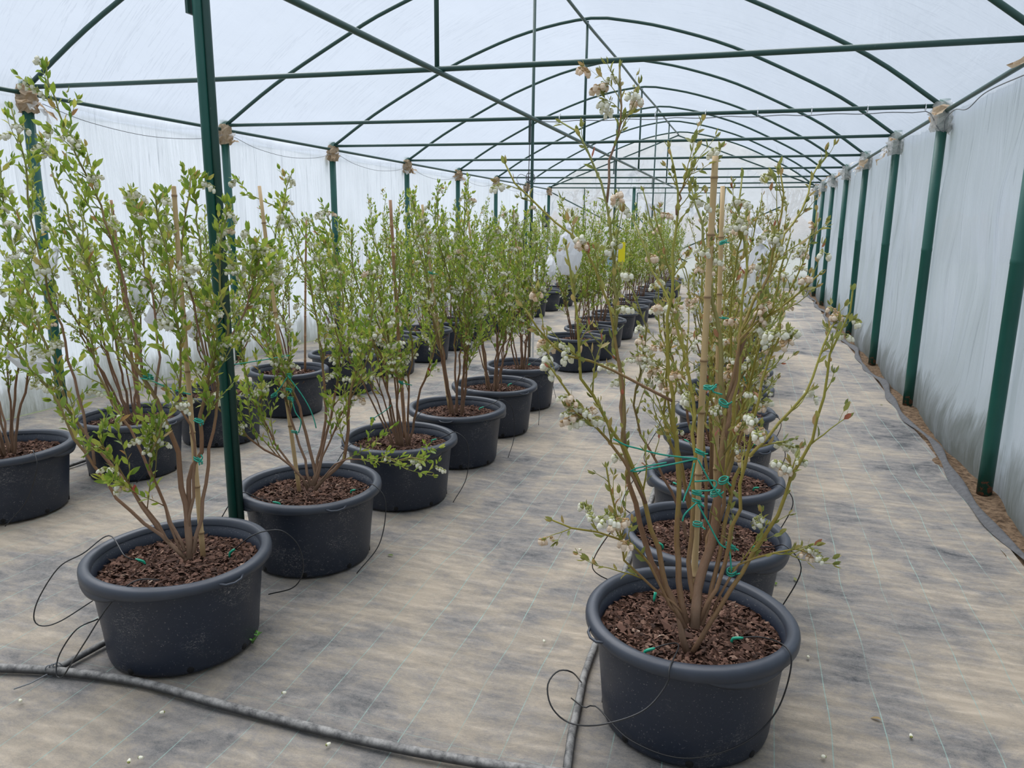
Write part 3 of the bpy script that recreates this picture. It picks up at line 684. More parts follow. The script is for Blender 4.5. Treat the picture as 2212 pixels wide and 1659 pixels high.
def build_bush(root, canes, g, cf, style, near, leafobjs=300, canes_brown=None):
    """canes: list of (control points relative to the pot base, base radius). Adds cane parts, leaves and flower clusters."""
    allL = []; cans = []
    for pts, r0 in canes:
        cn = Cane(); Ln = sum(np.linalg.norm(np.subtract(pts[i+1], pts[i])) for i in range(len(pts)-1))
        r0 *= 1.0 if style == 'olive' else 0.88; P = spline(pts, max(8, int(Ln/(0.06 if near else 0.14))))
        P[1:-1] += g.normal(size=(len(P)-2, 3))*0.004
        shoot(cn, P, r0, 0.0026, 0, g, cf, 0.0, min(1.0, 0.35+0.4*Ln), 8 if near else 5)
        cans.append(cn)
    mat = 'cane_olive' if style == 'olive' else 'cane_brown'
    parts = [obj('cane', cn.b.mesh('cane', 'cane_brown' if (canes_brown and i in canes_brown) or (not canes_brown and i % 4 == 1) else mat, attr='t'), root) for i, cn in enumerate(cans)]
    nl = sum(len(c.leaves) for c in cans); keep = min(1.0, leafobjs/max(nl, 1))
    st = MB(); fs = MB()
    cnt = 0; fc = 0
    for cn, po in zip(cans, parts):
        for (p, d, nn, sz, rd) in cn.leaves:
            R_ = frame_mat(d, nn); wv = 1.0
            if near and cnt < leafobjs and g.uniform() < keep*1.02:
                me = leaf_me[style][int(rd*977) % 3]
                if rd > 0.997: me = leaf_me['red'][0]
                o = bpy.data.objects.new('leaf', me); C.objects.link(o); o.parent = po
                o.matrix_basis = Matrix.LocRotScale(Vector(p), Matrix(R_.tolist()).to_quaternion(), Vector((sz, sz, sz))); cnt += 1
            else:
                v, f3, f4 = LG[int(rd*977) % 3]
                if near: st.add((v*sz)@R_.T+p, f3, f4, rd)
                else: st.add((v[[0, 4, 3, 6]]*sz*1.1)@R_.T+p, None, [[0, 1, 2, 3]], rd)
        for (p, d, s) in cn.flowers:
            pk = style == 'olive' and g.uniform() < 0.30 or g.uniform() < 0.06
            if near and fc < 300:
                ms = CL['pink' if pk else 'white']; me = ms[g.integers(len(ms))]
                dd = unit([d[0], d[1], d[2]*0.4-0.1]); R_ = frame_mat(dd, [0, 0, 1.0])
                o = bpy.data.objects.new('flower_cluster', me); C.objects.link(o); o.parent = po
                o.matrix_basis = Matrix.LocRotScale(Vector(p), Matrix(R_.tolist()).to_quaternion(), Vector((s, s, s))); fc += 1
            else: far_cluster(fs, p, 1.25, g, 0)
    if st.n: obj('foliage', st.mesh('foliage', 'foliage_'+style, attr='rnd'), root, kind='stuff')
    if fs.n: obj('blossom', fs.mesh('blossom', 'petal_white'), root, kind='stuff')
    return nl, sum(len(c.flowers) for c in cans)

def pot_parts(root, near, ear_rot=0.0):
    p = obj('pot', pot_me, root, rz=ear_rot)
    obj('rim', rim_me, p)
    for a in (0.0, math.pi): obj('grip_tab', grip_me, p, rz=a)
    if near:
        for a in (0.5*math.pi, 1.5*math.pi): obj('ear', ear_me, p, rz=a)
        for i in range(8): obj('drain_hole', hole_me, p, rz=0.3+i*math.pi/4)
    m = obj('bark_mulch', mulch_me, root)
    obj('bark_chips', chips_near if near else chips_far, m, rz=ear_rot*1.7, kind='stuff')

def potted(x, y, rz, label, near, seed, canes=None, style='green', h=1.75, n=9, spread=0.34, lean=(0, 0), cf=None, extra=0, leafobjs=300):
    root = obj('potted_blueberry', None, None, (x, y, 0), label=label, cat='potted shrub', group='blueberry bushes in black tubs')
    pot_parts(root, near, rz)
    g = np.random.default_rng(seed); f = dict(CF); f['near'] = near; f.update(cf or {})
    cs = []
    if canes:
        dc = depth((x, y, 1.0))
        for px, d1, r0 in canes:
            m = len(px); pts = []; d0 = 0.0; o3 = np.array([x, y, 0]); fork = None
            if pd(*px[0], dc)[2] > SOIL+0.30 and cs:          # a side cane grows out of the cane it starts on
                Q = np.vstack([spline(c_[0], 80) for c_ in cs])+o3; dd = Q-CAM; zz = dd@fw
                e2 = (IW/2+F_PX*(dd@rt)/zz-px[0][0])**2+(IH/2-F_PX*(dd@up)/zz-px[0][1])**2
                fork = Q[int(np.argmin(e2))]; d0 = depth(fork)-dc
            for i, (u, v_) in enumerate(px):
                t = i/(m-1); pts.append(pd(u, v_, dc+d0+d1*t**1.2)-o3)
            if fork is not None: pts[0] = fork-o3
            if pts[0][2] < SOIL+0.08:
                q = pts[0]; pts[0] = np.array([max(-0.2, min(0.2, q[0])), max(-0.2, min(0.2, q[1])), SOIL-0.005])
            cs.append((pts, r0))
    if canes is None or extra: cs += auto_canes(g, h, extra or n, spread, lean)
    return root, build_bush(root, cs, g, f, style, near, leafobjs, (0, 1, 6) if canes and style == 'olive' else None)

# ---- right-hand row (C)
ROWC = [(-0.105, 2.305), (-0.10, 3.02), (-0.095, 3.76), (-0.10, 4.55), (-0.10, 5.25), (-0.09, 6.05), (-0.08, 6.85), (-0.10, 7.65), (-0.08, 8.45), (-0.06, 9.3), (-0.09, 10.1), (-0.08, 10.95), (-0.06, 11.8)]
B_ = 0.0105
C1 = [
 ([(1490, 1366), (1467, 1340), (1436, 1270), (1403, 1190), (1372, 1090), (1355, 1016), (1349, 956), (1346, 869), (1337, 805), (1329, 725), (1327, 598), (1320, 507), (1308, 425), (1284, 355), (1266, 308), (1237, 280), (1212, 264)], 0.10, 0.0115),
 ([(1309, 431), (1320, 345), (1338, 283), (1342, 218), (1338, 145)], 0.05, 0.0045),
 ([(1480, 1355), (1440, 1270), (1418, 1185), (1392, 1077), (1365, 1000), (1316, 917), (1290, 865), (1258, 817), (1248, 760), (1246, 670), (1233, 583), (1222, 530)], -0.12, 0.010),
 ([(1349, 971), (1340, 800), (1323, 680), (1309, 634), (1269, 547), (1233, 504), (1186, 467), (1160, 438), (1110, 395), (1092, 355)], 0.10, 0.006),
 ([(1483, 1345), (1468, 1262), (1463, 1180), (1465, 1092), (1462, 941), (1444, 805), (1443, 730), (1448, 659), (1454, 561), (1461, 475), (1463, 417), (1446, 320)], -0.06, 0.0105),
 ([(1461, 470), (1470, 415), (1497, 352)], 0.02, 0.0035),
 ([(1500, 1355), (1514, 1251), (1540, 1150), (1555, 1062), (1563, 971), (1566, 887), (1558, 780), (1545, 680), (1535, 580), (1515, 480), (1492, 400)], 0.16, 0.017),
 ([(1494, 1366), (1554, 1316), (1585, 1262), (1628, 1194), (1690, 1086), (1720, 1016), (1747, 956), (1765, 911), (1783, 827), (1795, 765), (1815, 715), (1838, 660), (1842, 628)], -0.15, 0.0085),
 ([(1515, 1350), (1545, 1240), (1575, 1100), (1606, 1001), (1639, 971), (1687, 917), (1744, 836), (1768, 775), (1795, 709), (1822, 680), (1846, 690)], 0.22, 0.0085),
 ([(1563, 960), (1590, 800), (1610, 690), (1635, 640), (1671, 580), (1690, 520), (1712, 489), (1739, 453), (1745, 402), (1770, 352)], 0.22, 0.0075),
 ([(1600, 770), (1640, 660), (1672, 560), (1685, 482), (1692, 431), (1685, 368)], 0.05, 0.0055),
 ([(1566, 880), (1600, 730), (1649, 688), (1700, 652), (1743, 616), (1768, 594)], -0.1, 0.0055),
 ([(1505, 1340), (1520, 1220), (1550, 1080), (1585, 900), (1600, 700), (1612, 560), (1600, 460), (1604, 372)], 0.35, 0.009),
 ([(1475, 1340), (1440, 1300), (1410, 1235), (1380, 1190), (1329, 1161), (1261, 1144), (1194, 1124)], -0.12, 0.005),
 ([(1540, 1320), (1591, 1225), (1655, 1198), (1723, 1188), (1756, 1189)], -0.10, 0.0045),
 ([(1470, 860), (1419, 853), (1350, 815), (1293, 788), (1230, 775), (1212, 759), (1176, 728), (1154, 705), (1134, 667)], -0.15, 0.005),
 ([(1400, 1090), (1349, 1004), (1298, 941), (1272, 898), (1245, 868), (1216, 826), (1190, 795)], -0.15, 0.006),
 ([(1500, 1350), (1490, 1200), (1500, 1050), (1500, 900), (1480, 760), (1440, 640), (1400, 560), (1370, 480)], 0.30, 0.009),
 ([(1510, 1345), (1560, 1230), (1590, 1110), (1620, 950), (1650, 820), (1680, 720), (1690, 640)], -0.2, 0.0075),
 ([(1490, 1340), (1400, 1260), (1350, 1210), (1330, 1080), (1310, 1010)], -0.1, 0.0045),
]
CFC = dict(bare=0.40, lsp=0.028, lsz=0.032, lpr=0.66, fpr=0.40, fsc=1.2, lat=5.5, tw=2.0, lt0=0.30, llen=0.22, upb=0.06)
stats = []
r_, s_ = potted(*ROWC[0], 2.2, 'large potted blueberry in the right foreground with sparse olive leaves and pinkish blossom', True, 101, C1, 'olive', cf=CFC, leafobjs=300); stats.append(s_)
CFC2 = dict(CFC, lat=6.5, tw=2.2, lsp=0.030, lpr=0.75, fpr=0.36, fsc=1.15, llen=0.25)
nth = ['first', 'second', 'third', 'fourth', 'fifth', 'sixth', 'seventh', 'eighth', 'ninth', 'tenth', 'eleventh', 'twelfth', 'thirteenth', 'fourteenth', 'fifteenth', 'sixteenth', 'seventeenth', 'eighteenth', 'nineteenth', 'twentieth']
for i in range(1, 5):
    _, s_ = potted(*ROWC[i], 1.9+0.7*i, 'potted blueberry with pale blossom, %s tub from the front in the right-hand row' % nth[i], True, 110+i, None, 'olive', h=1.72-0.04*(i % 2), n=9, spread=0.36, lean=(0.02*(i-2), 0.0), cf=CFC2, leafobjs=300 if i < 4 else 200); stats.append(s_)

# ---- middle row (B)
ROWB = [(-2.00, 2.16), (-1.95, 2.99), (-1.90, 3.87), (-1.86, 4.68), (-1.86, 5.48), (-1.90, 6.36)]
B1 = [
 ([(400, 1205), (377, 1181), (271, 1097), (203, 1002), (152, 926), (106, 840), (62, 794), (24, 748), (-20, 690), (-60, 600)], -0.15, 0.0085),
 ([(404, 1210), (390, 1200), (312, 1095), (260, 1024), (200, 956), (152, 888), (118, 800), (85, 700), (45, 590), (12, 470), (-5, 330)], 0.10, 0.009),
 ([(410, 1205), (404, 1105), (390, 1038), (380, 970), (361, 916), (334, 856), (306, 807), (270, 760), (235, 690), (200, 600), (172, 520), (140, 440), (112, 370)], -0.05, 0.0135),
 ([(306, 807), (290, 720), (262, 590), (236, 500), (205, 420), (165, 330), (128, 250), (100, 145)], 0.12, 0.006),
 ([(411, 1200), (404, 1100), (415, 1002), (434, 970), (437, 888), (449, 805), (483, 748), (494, 702), (483, 653), (474, 590), (480, 500), (500, 440)], 0.15, 0.012),
 ([(408, 1150), (418, 1065), (420, 960), (393, 880), (388, 800), (380, 700), (362, 560), (345, 480), (335, 410)], -0.10, 0.0065),
 ([(395, 1200), (370, 1140), (345, 1060), (325, 1010), (335, 960), (350, 905)], -0.16, 0.0045),
 ([(385, 1195), (340, 1130), (300, 1075), (255, 1010), (225, 960), (190, 975)], -0.22, 0.0045),
 ([(418, 1195), (440, 1080), (452, 960), (470, 860), (455, 740), (440, 620), (430, 500), (418, 380)], 0.20, 0.0085),
 ([(334, 856), (345, 760), (330, 650), (310, 560), (300, 480), (285, 440)], 0.15, 0.0055),
 ([(203, 1002), (170, 860), (130, 700), (95, 600), (70, 470), (55, 350), (25, 235)], -0.10, 0.006),
 ([(449, 805), (430, 720), (410, 620), (395, 540), (400, 450), (412, 380)], 0.10, 0.0055),
 ([(400, 1190), (360, 1110), (300, 960), (240, 860), (200, 760), (190, 640), (180, 520), (170, 420)], 0.25, 0.0075),
 ([(483, 748), (520, 690), (545, 620), (560, 560)], 0.1, 0.005),
]
CFB = dict(bare=0.50, lsp=0.0185, lsz=0.040, lpr=0.92, fpr=0.27, lat=9, tw=2.4, lt0=0.34, llen=0.30, upb=0.09)
_, s_ = potted(*ROWB[0], 1.25, 'large leafy potted blueberry in the left foreground, canes leaning left', True, 201, B1, 'green', cf=CFB); stats.append(s_)
B2 = [
 ([(664, 1058), (642, 1018), (583, 978), (523, 935), (460, 870), (420, 800)], -0.15, 0.007),
 ([(668, 1052), (616, 988), (593, 952), (559, 882), (535, 830), (520, 740), (510, 640)], 0.05, 0.0065),
 ([(680, 1058), (712, 1025), (742, 992), (752, 932), (752, 866), (775, 780), (800, 690), (812, 590)], -0.08, 0.012),
 ([(672, 1050), (679, 1018), (656, 915), (629, 839), (596, 776), (569, 726), (545, 680), (560, 600), (590, 520), (630, 375)], 0.1, 0.0095),
 ([(676, 1050), (690, 980), (702, 899), (700, 820), (690, 720), (670, 620), (640, 520), (600, 450), (530, 420)], 0.2, 0.009),
 ([(678, 1050), (700, 960), (722, 860), (735, 760), (740, 640), (720, 520), (700, 450)], 0.1, 0.0085),
 ([(684, 1050), (730, 1000), (790, 990), (850, 990), (905, 992), (925, 995)], -0.3, 0.004),
 ([(672, 1050), (640, 930), (600, 820), (580, 700), (600, 600), (612, 500)], 0.25, 0.0075),
 ([(680, 1050), (720, 930), (770, 840), (800, 760), (830, 700)], -0.1, 0.006),
]
_, s_ = potted(*ROWB[1], 0.9, 'leafy potted blueberry behind the double post, second tub in the middle row', True, 202, B2, 'green', cf=dict(CFB, lat=9, lt0=0.22, llen=0.30, lsz=0.037)); stats.append(s_)
for i in range(2, 6):
    hh = [0, 0, 1.68, 1.86, 1.74, 1.66][i]
    _, s_ = potted(*ROWB[i], 0.6+0.9*i, 'leafy potted blueberry, %s tub from the front in the middle row' % nth[i], True, 210+i, None, 'green', h=hh, n=10, spread=0.34, lean=[0, 0, (-0.20, -0.05), (-0.10, 0.0), (-0.06, 0.0), (0.0, 0.0)][i], cf=dict(CFB, lat=11, tw=2.6, lt0=0.26, llen=0.32, fpr=0.29, lsz=0.036, lsp=0.021), leafobjs=300 if i < 5 else 200); stats.append(s_)

# ---- row along the left wall (A)
ROWA = [(-3.88, 2.98), (-3.75, 3.74), (-3.72, 4.55), (-3.72, 5.45), (-3.70, 6.35)]
for i in range(5):
    cfA = dict(CFB, lat=9, llen=0.30, lt0=0.30, fpr=0.22, lsz=0.036)
    lab = ['leafy potted blueberry cut by the left edge of the picture', 'potted blueberry behind the front left tub, first whole tub in the left-hand row'][i] if i < 2 else 'potted blueberry behind the middle row, %s tub in the left-hand row' % nth[i]
    _, s_ = potted(*ROWA[i], 0.4+1.1*i, lab, i < 3, 310+i, None, 'green', h=[1.62, 1.80, 1.70, 1.60, 1.62][i], n=11 if i == 0 else 8, spread=0.36 if i else 0.46, lean=((-0.22, -0.04) if i else (-0.12, 0.0)), cf=cfA, leafobjs=300 if i < 2 else 200); stats.append(s_)

# ---- far bushes: four models copied down the rows, each copy with copies of its parts
protos = {}
def copy_tree(o, parent=None):
    c = o.copy(); C.objects.link(c); c.parent = parent
    for ch in list(o.children): copy_tree(ch, c)
    return c
far = []
for i in range(5, 13): far.append(('olive', ROWC[i], 'potted blueberry with cream blossom, %s tub from the front in the right-hand row' % nth[i]))
yb = [8.27, 9.05, 9.95, 10.85, 11.8, 12.7, 13.65, 14.6, 15.6, 16.6, 17.6, 18.6]
for i, y in enumerate(yb): far.append(('green', (-1.84+0.03*math.sin(i*2.1), y), 'potted blueberry beyond the thin centre post, %s of the far tubs in the middle row' % nth[i]))
ya = [7.3, 8.2, 9.1, 10.0, 10.95, 11.9, 12.9, 13.9, 14.9, 15.9, 16.9, 17.9]
for i, y in enumerate(ya): far.append(('green', (-3.70+0.03*math.sin(i*1.7), y), 'distant potted blueberry, %s tub from the front in the left-hand row' % nth[i+5]))
for i, (st, (x, y), lab) in enumerate(far):
    key = (st, i % 3)
    if key not in protos:
        cf_ = dict(CFC2, lsp=0.032, lsz=0.040, fpr=0.55, lat=8) if st == 'olive' else dict(CFB, lat=11, tw=2.6, lt0=0.24, llen=0.32, fpr=0.40, lsp=0.024, lsz=0.042)
        protos[key], s_ = potted(x, y, 0.7*i, lab, False, 400+i, None, st, h=1.72+0.06*(i % 3), n=9, spread=0.36, cf=cf_); stats.append(s_); o = protos[key]
    else:
        o = copy_tree(protos[key]); o.location = (x, y, 0); o['label'] = lab
    o.rotation_euler = (0, 0, i*1.31)

# ------------------------------------------------------------------ bamboo stakes
def stake(a, b2, r, label, mat='bamboo'):
    a = np.array(a, float); b2 = np.array(b2, float); Ln = np.linalg.norm(b2-a); d = (b2-a)/Ln
    s = [0.0]; nodes = []; x = 0.12
    while x < Ln-0.03: nodes.append(x); x += random.uniform(0.17, 0.24)
    S, Rr, A = [0.0], [r], [0.0]
    for q in nodes:
        for dq, f, c in ((-0.02, 1.0, 0.05), (-0.006, 1.04, 0.2), (-0.001, 1.20, 0.9), (0.003, 1.22, 0.5), (0.006, 1.0, 0.25), (0.03, 0.98, 0.0)): S.append(q+dq); Rr.append(r*f); A.append(c)
    S.append(Ln); Rr.append(r*0.95); A.append(0.1)
    S = np.array(S); P = d*S[:, None]+np.array([0, 0, 0])+np.outer(np.sin(S*2.2)*0.004, unit(np.cross(d, [0, 1, 0.2])))
    return obj('bamboo_stake', MB().tube(P, np.array(Rr)*(1-0.18*S/Ln), 10, np.array(A)).mesh('bamboo_stake', mat, attr='t'), None, a, label=label, cat='stake', group='bamboo plant stakes')
def stake_px(p0, p1, root, r, label, mat='bamboo', d1=0.0, root2=None):
    dc = depth((root[0], root[1], 1.0)); a = pz(p0[0], p0[1], SOIL-0.01)
    o = np.array([root[0], root[1]]); dv = a[:2]-o; l = np.linalg.norm(dv)
    if l > 0.2: a[:2] = o+dv*0.2/l
    return stake(a, pd(p1[0], p1[1], dc+d1), r, label, mat)
stake_px((1500, 1292), (1545, 337), ROWC[0], 0.0125, 'tall thick bamboo stake in the front right tub')
stake_px((1545, 1150), (1561, 402), ROWC[1], 0.0115, 'bamboo stake in the second tub of the right-hand row')
stake_px((440, 1214), (375, 402), ROWB[0], 0.0105, 'bamboo stake in the front left tub')
stake_px((648, 1072), (560, 402), ROWB[1], 0.0105, 'bamboo stake leaning in the second tub of the middle row')
stake_px((876, 952), (843, 432), ROWB[2], 0.0115, 'reddish bamboo stake in the third tub of the middle row', 'bamboo_aged')
stake_px((972, 890), (912, 442), ROWB[3], 0.011, 'pale bamboo stake in the fourth tub of the middle row')
stake_px((1052, 838), (1010, 455), ROWB[4], 0.010, 'bamboo stake in the fifth tub of the middle row')
stake_px((1132, 790), (1110, 453), ROWB[5], 0.010, 'brown bamboo stake in the sixth tub of the middle row', 'bamboo_aged')
stake_px((303, 905), (240, 432), ROWA[1], 0.011, 'brown bamboo stake in the left-hand row behind the front left bush', 'bamboo_aged')
stake_px((480, 845), (456, 438), ROWA[2], 0.010, 'thin bamboo stake just left of the double post', 'bamboo_aged')
stake_px((690, 800), (662, 470), ROWA[3], 0.010, 'thin bamboo stake in the fourth tub of the left-hand row', 'bamboo_aged')
stake_px((1575, 1010), (1618, 455), ROWC[2], 0.010, 'thin bamboo stake in the third tub of the right-hand row')
stake_px((1590, 930), (1632, 500), ROWC[3], 0.010, 'short bamboo stake in the fourth tub of the right-hand row')

# ------------------------------------------------------------------ ties of green twine
def tie_px(pxs, root, label, d=(0, 0.0), r=0.0026, loops=None):
    dc = depth((root[0], root[1], 1.0)); n = len(pxs)
    P = [pd(u, v_, dc-0.03+d[0]+(d[1]-d[0])*i/max(1, n-1)) for i, (u, v_) in enumerate(pxs)]
    o = P[0].copy(); b = MB().tube(spline(P, n*5)-o, r, 6)
    for (u, v_) in loops or []:
        c = pd(u, v_, dc-0.01); th = np.linspace(0, 4*math.pi, 26); tx, ty = random.uniform(-.5, .5), random.uniform(-.5, .5)
        cx_, cy_ = 0.0135*np.cos(th), 0.0135*np.sin(th)
        b.tube(np.stack([c[0]+cx_, c[1]+cy_, c[2]+0.0035*th/3-0.006+tx*cx_+ty*cy_], -1)-o, r, 6)
        b.tube(np.array([c+[0.013, -0.012, 0], c+[0.024, -0.022, random.uniform(-.012, .02)]])-o, r, 5)
    return obj('plant_tie', b.mesh('plant_tie', 'twine'), None, o, label=label, cat='twine', group='green twine plant ties')
c = ROWC[0]
tie_px([(1325, 948), (1352, 962), (1375, 968), (1430, 982), (1506, 991)], c, 'upper green twine pulling the left canes of the front right bush to its stake', (-0.05, 0.0), loops=[(1512, 978)])
tie_px([(1506, 991), (1440, 1005), (1370, 1019), (1372, 1012), (1440, 999)], c, 'lower green twine pulling the left canes of the front right bush', (0, -0.04))
tie_px([(1508, 993), (1528, 1030), (1545, 1058), (1560, 1075)], c, 'green twine slanting right from the stake knot of the front right bush', loops=[(1545, 1066)])
tie_px([(1500, 1000), (1492, 1040), (1480, 1070), (1476, 1085)], c, 'green twine slanting left below the stake knot of the front right bush', (0, -0.02))
tie_px([(1500, 1040), (1545, 1039), (1540, 1058), (1502, 1060)], c, 'green twine looped between stake and bark trunk of the front right bush', loops=[(1505, 1066), (1563, 1038)])
tie_px([(1505, 1086), (1480, 1110), (1474, 1126)], c, 'short green twine end low on the front stake of the right bush', loops=[(1505, 1084)])
tie_px([(1508, 1090), (1530, 1130), (1555, 1175), (1575, 1190), (1580, 1235)], c, 'green twine hanging down the right trunk of the front right bush', loops=[(1507, 1133), (1578, 1180), (1580, 1236)])
tie_px([(1525, 835), (1535, 842), (1548, 830), (1540, 845), (1560, 852)], c, 'green twine knot high on the front right stake', loops=[(1530, 838), (1563, 872)])
tie_px([(1540, 683), (1570, 689), (1600, 690), (1650, 688), (1600, 692), (1560, 685)], ROWC[1], 'green twine band across the second bush of the right-hand row', loops=[(1562, 524)])
c = ROWB[0]
tie_px([(304, 817), (325, 822), (350, 832), (385, 845), (412, 852)], c, 'green twine between cane and stake of the front left bush', loops=[(318, 818), (322, 812)])
tie_px([(418, 908), (430, 913), (440, 910)], c, 'short green twine tie on the front left stake, upper', loops=[(430, 910)])
tie_px([(418, 992), (428, 997), (437, 990), (434, 982)], c, 'short green twine tie on the front left stake, lower', loops=[(428, 994)])
c = ROWB[1]
tie_px([(450, 792), (500, 788), (560, 779), (600, 772), (625, 768)], c, 'long green twine reaching left from the second stake of the middle row', (-0.1, 0.0), loops=[(612, 772)])
tie_px([(622, 812), (650, 850), (668, 880), (678, 905), (683, 925)], c, 'green twine slanting right from the second stake of the middle row', loops=[(624, 812), (624, 842)])
tie_px([(620, 815), (605, 838), (592, 852)], c, 'green twine slanting left from the second stake of the middle row', loops=[(592, 854)])
tie_px([(630, 860), (638, 890), (650, 910), (645, 935)], c, 'green twine hanging loose below the second stake of the middle row', loops=[(628, 862), (636, 934)])
for i, (px, rt_, lb) in enumerate((([(866, 827), (890, 832)], ROWB[2], 'short green twine on the third bush of the middle row'), ([(805, 905), (835, 885), (845, 875)], ROWB[2], 'slanting green twine low on the third bush of the middle row'), ([(930, 590), (945, 592)], ROWB[3], 'short green twine high on the fourth bush of the middle row'), ([(1030, 680), (1045, 684)], ROWB[4], 'short green twine on the fifth bush of the middle row'), ([(1600, 800), (1612, 830), (1605, 860)], ROWC[2], 'green twine on the third bush of the right-hand row'))):
    tie_px(px, rt_, lb, loops=[px[0]])

# ------------------------------------------------------------------ irrigation
def ground_px(L_, z): return [pz(x, y, z) for x, y in L_]
P = ground_px([(-120, 1436), (0, 1443), (115, 1449), (300, 1474), (500, 1528), (800, 1603), (1050, 1650), (1230, 1672), (1500, 1700)], 0.014)
tube_thing('irrigation_pipe', P, 0.0155, 'dusty_pipe', 'dusty black main pipe lying across the mat in the left foreground', 'pipe', sides=12)
P = ground_px([(118, 1447), (170, 1418), (228, 1386), (300, 1340)], 0.013); P += [np.array([-2.36, y, 0.013]) for y in (3.2, 5.0, 8.0, 18.0)]
tube_thing('irrigation_pipe', P, 0.0125, 'dusty_pipe', 'dusty branch pipe running under the middle row of tubs', 'pipe', sides=10, n=60)
P = ground_px([(1224, 1668), (1232, 1600), (1246, 1540), (1268, 1440)], 0.014); P += [np.array([-0.46, y, 0.013]) for y in (3.2, 5.0, 8.0, 12.0)]
tube_thing('irrigation_pipe', P, 0.0135, 'dusty_pipe', 'dusty branch pipe along the left side of the right-hand row', 'pipe', sides=10, n=60)
tube_thing('irrigation_pipe', [np.array([-4.18, y, 0.013]) for y in (1.2, 3.0, 6.0, 18.0)], 0.0125, 'dusty_pipe', 'dusty branch pipe behind the left-hand row of tubs', 'pipe', sides=8, n=40)
c = pz(113, 1452, 0.014)
b = MB()
for k in range(3):
    th = np.linspace(0, 2*math.pi, 18); b.tube(np.stack([0.022*np.cos(th)*0.6+0.006*k-0.01, 0.4*0.022*np.cos(th)+0.01*k, 0.004+0.022*np.sin(th)], -1), 0.0022, 6)
b.tube([(0.0, -0.02, 0.004), (-0.02, -0.07, -0.004), (-0.05, -0.11, -0.008)], 0.0022, 6)
obj('pipe_wire', b.mesh('pipe_wire', 'wire'), None, c, label='bent wire wrapped round the pipe joint in the left foreground', cat='wire')

drip_i = 0
def drip(pts, label, tip=True, r=0.0024):
    P = np.array(pts); o = P[0].copy(); t = obj('drip_tube', None, None, o, label=label, cat='drip line', group='black micro drip tubes')
    obj('tube', MB().tube(spline(P, len(P)*7)-o, r, 7).mesh('tube', 'tube'), t)
    if tip:
        d = unit(P[1]-P[0]); b = MB(); b.tube(spline([-0.012*d+np.array([0, 0, -0.018]), -0.010*d, 0.022*d], 6), [0.003, 0.0045, 0.005, 0.005, 0.005, 0.0035], 8)
        obj('dripper', b.mesh('dripper', 'dripper'), t, label='bright green dripper')
    return t
def P_at(root, a, r, z): return np.array([root[0]+r*math.cos(a), root[1]+r*math.sin(a), z])
c = ROWC[0]; dC = depth((c[0], c[1], 0.3))
q = pz(1590, 1379, SOIL+0.03)
drip([q, pz(1640, 1376, SOIL+0.045), P_at(c, -0.45, 0.315, 0.385), P_at(c, -0.52, 0.350, 0.345), P_at(c, -0.62, 0.335, 0.20), P_at(c, -0.95, 0.310, 0.11), P_at(c, -1.5, 0.293, 0.055), P_at(c, -2.1, 0.286, 0.045), P_at(c, -2.7, 0.30, 0.05), pz(1262, 1528, 0.05), pz(1234, 1508, 0.03)], 'black drip tube over the right side of the front right tub')
q = pz(1400, 1405, SOIL+0.025)
drip([q, pz(1440, 1392, SOIL+0.05), pz(1466, 1394, 0.375), P_at(c, -1.66, 0.345, 0.375), pd(1440, 1478, dC-0.34), pd(1390, 1535, dC-0.36), pd(1300, 1565, dC-0.36), pd(1232, 1562, dC-0.30), pd(1192, 1528, dC-0.28), pd(1183, 1480, dC-0.25), pd(1205, 1450, dC-0.22), pd(1235, 1452, dC-0.2), pz(1256, 1474, 0.03)], 'black drip tube looping down the left front of the front right tub')
drip([pz(1415, 1285, SOIL+0.035), pz(1412, 1300, SOIL+0.012), pz(1412, 1306, SOIL+0.01)], 'upright green dripper behind the trunk in the front right tub')
c = ROWB[0]; dB = depth((c[0], c[1], 0.35))
drip([pz(305, 1212, SOIL+0.03), pz(270, 1201, SOIL+0.06), P_at(c, math.pi+0.1, 0.30, 0.40), pd(180, 1195, dB-0.02), pd(128, 1225, dB), pd(85, 1290, dB), pd(73, 1335, dB), pd(90, 1352, dB), pd(130, 1342, dB+0.02), pd(200, 1298, dB+0.05)], 'black drip tube arching out left of the front left tub')
drip([pz(500, 1192, SOIL+0.03), pd(540, 1160, dB+0.05), pd(575, 1147, dB+0.08), pd(612, 1148, dB+0.1), pd(645, 1180, dB+0.12), pd(655, 1230, dB+0.12), pd(635, 1268, dB+0.12), pd(580, 1284, dB+0.14)], 'black drip tube arching out right of the front left tub')
drip([pz(345, 1252, 0.385), pd(290, 1256, dB-0.30), pd(235, 1308, dB-0.30), pd(185, 1385, dB-0.32), pd(150, 1440, dB-0.25), pz(135, 1462, 0.03), pz(122, 1458, 0.03), pd(128, 1415, dB-0.2), pd(165, 1360, dB-0.2), pd(212, 1337, dB-0.15)], 'black drip tube hanging in a loop left of the front left tub', tip=False)
def auto_drip(root, a, label, out=0.10):
    drip([P_at(root, a+0.3, 0.20, SOIL+0.03), P_at(root, a+0.12, 0.27, 0.36), P_at(root, a, 0.33, 0.392), P_at(root, a-0.05, 0.40, 0.32), P_at(root, a-0.2, 0.36+out, 0.14), P_at(root, a-0.5, 0.36, 0.02)], label)
for i in range(1, 6):
    auto_drip(ROWB[i], -2.25+0.1*i, 'drip tube over the left front rim of the %s tub in the middle row' % nth[i])
    auto_drip(ROWB[i], -0.25+0.3*i, 'drip tube over the right rim of the %s tub in the middle row' % nth[i], 0.04)
for i in range(1, 5): auto_drip(ROWC[i], 3.5-0.1*i, 'drip tube over the left rim of the %s tub in the right-hand row' % nth[i]); auto_drip(ROWC[i], -0.35, 'drip tube over the right rim of the %s tub in the right-hand row' % nth[i], -0.01)
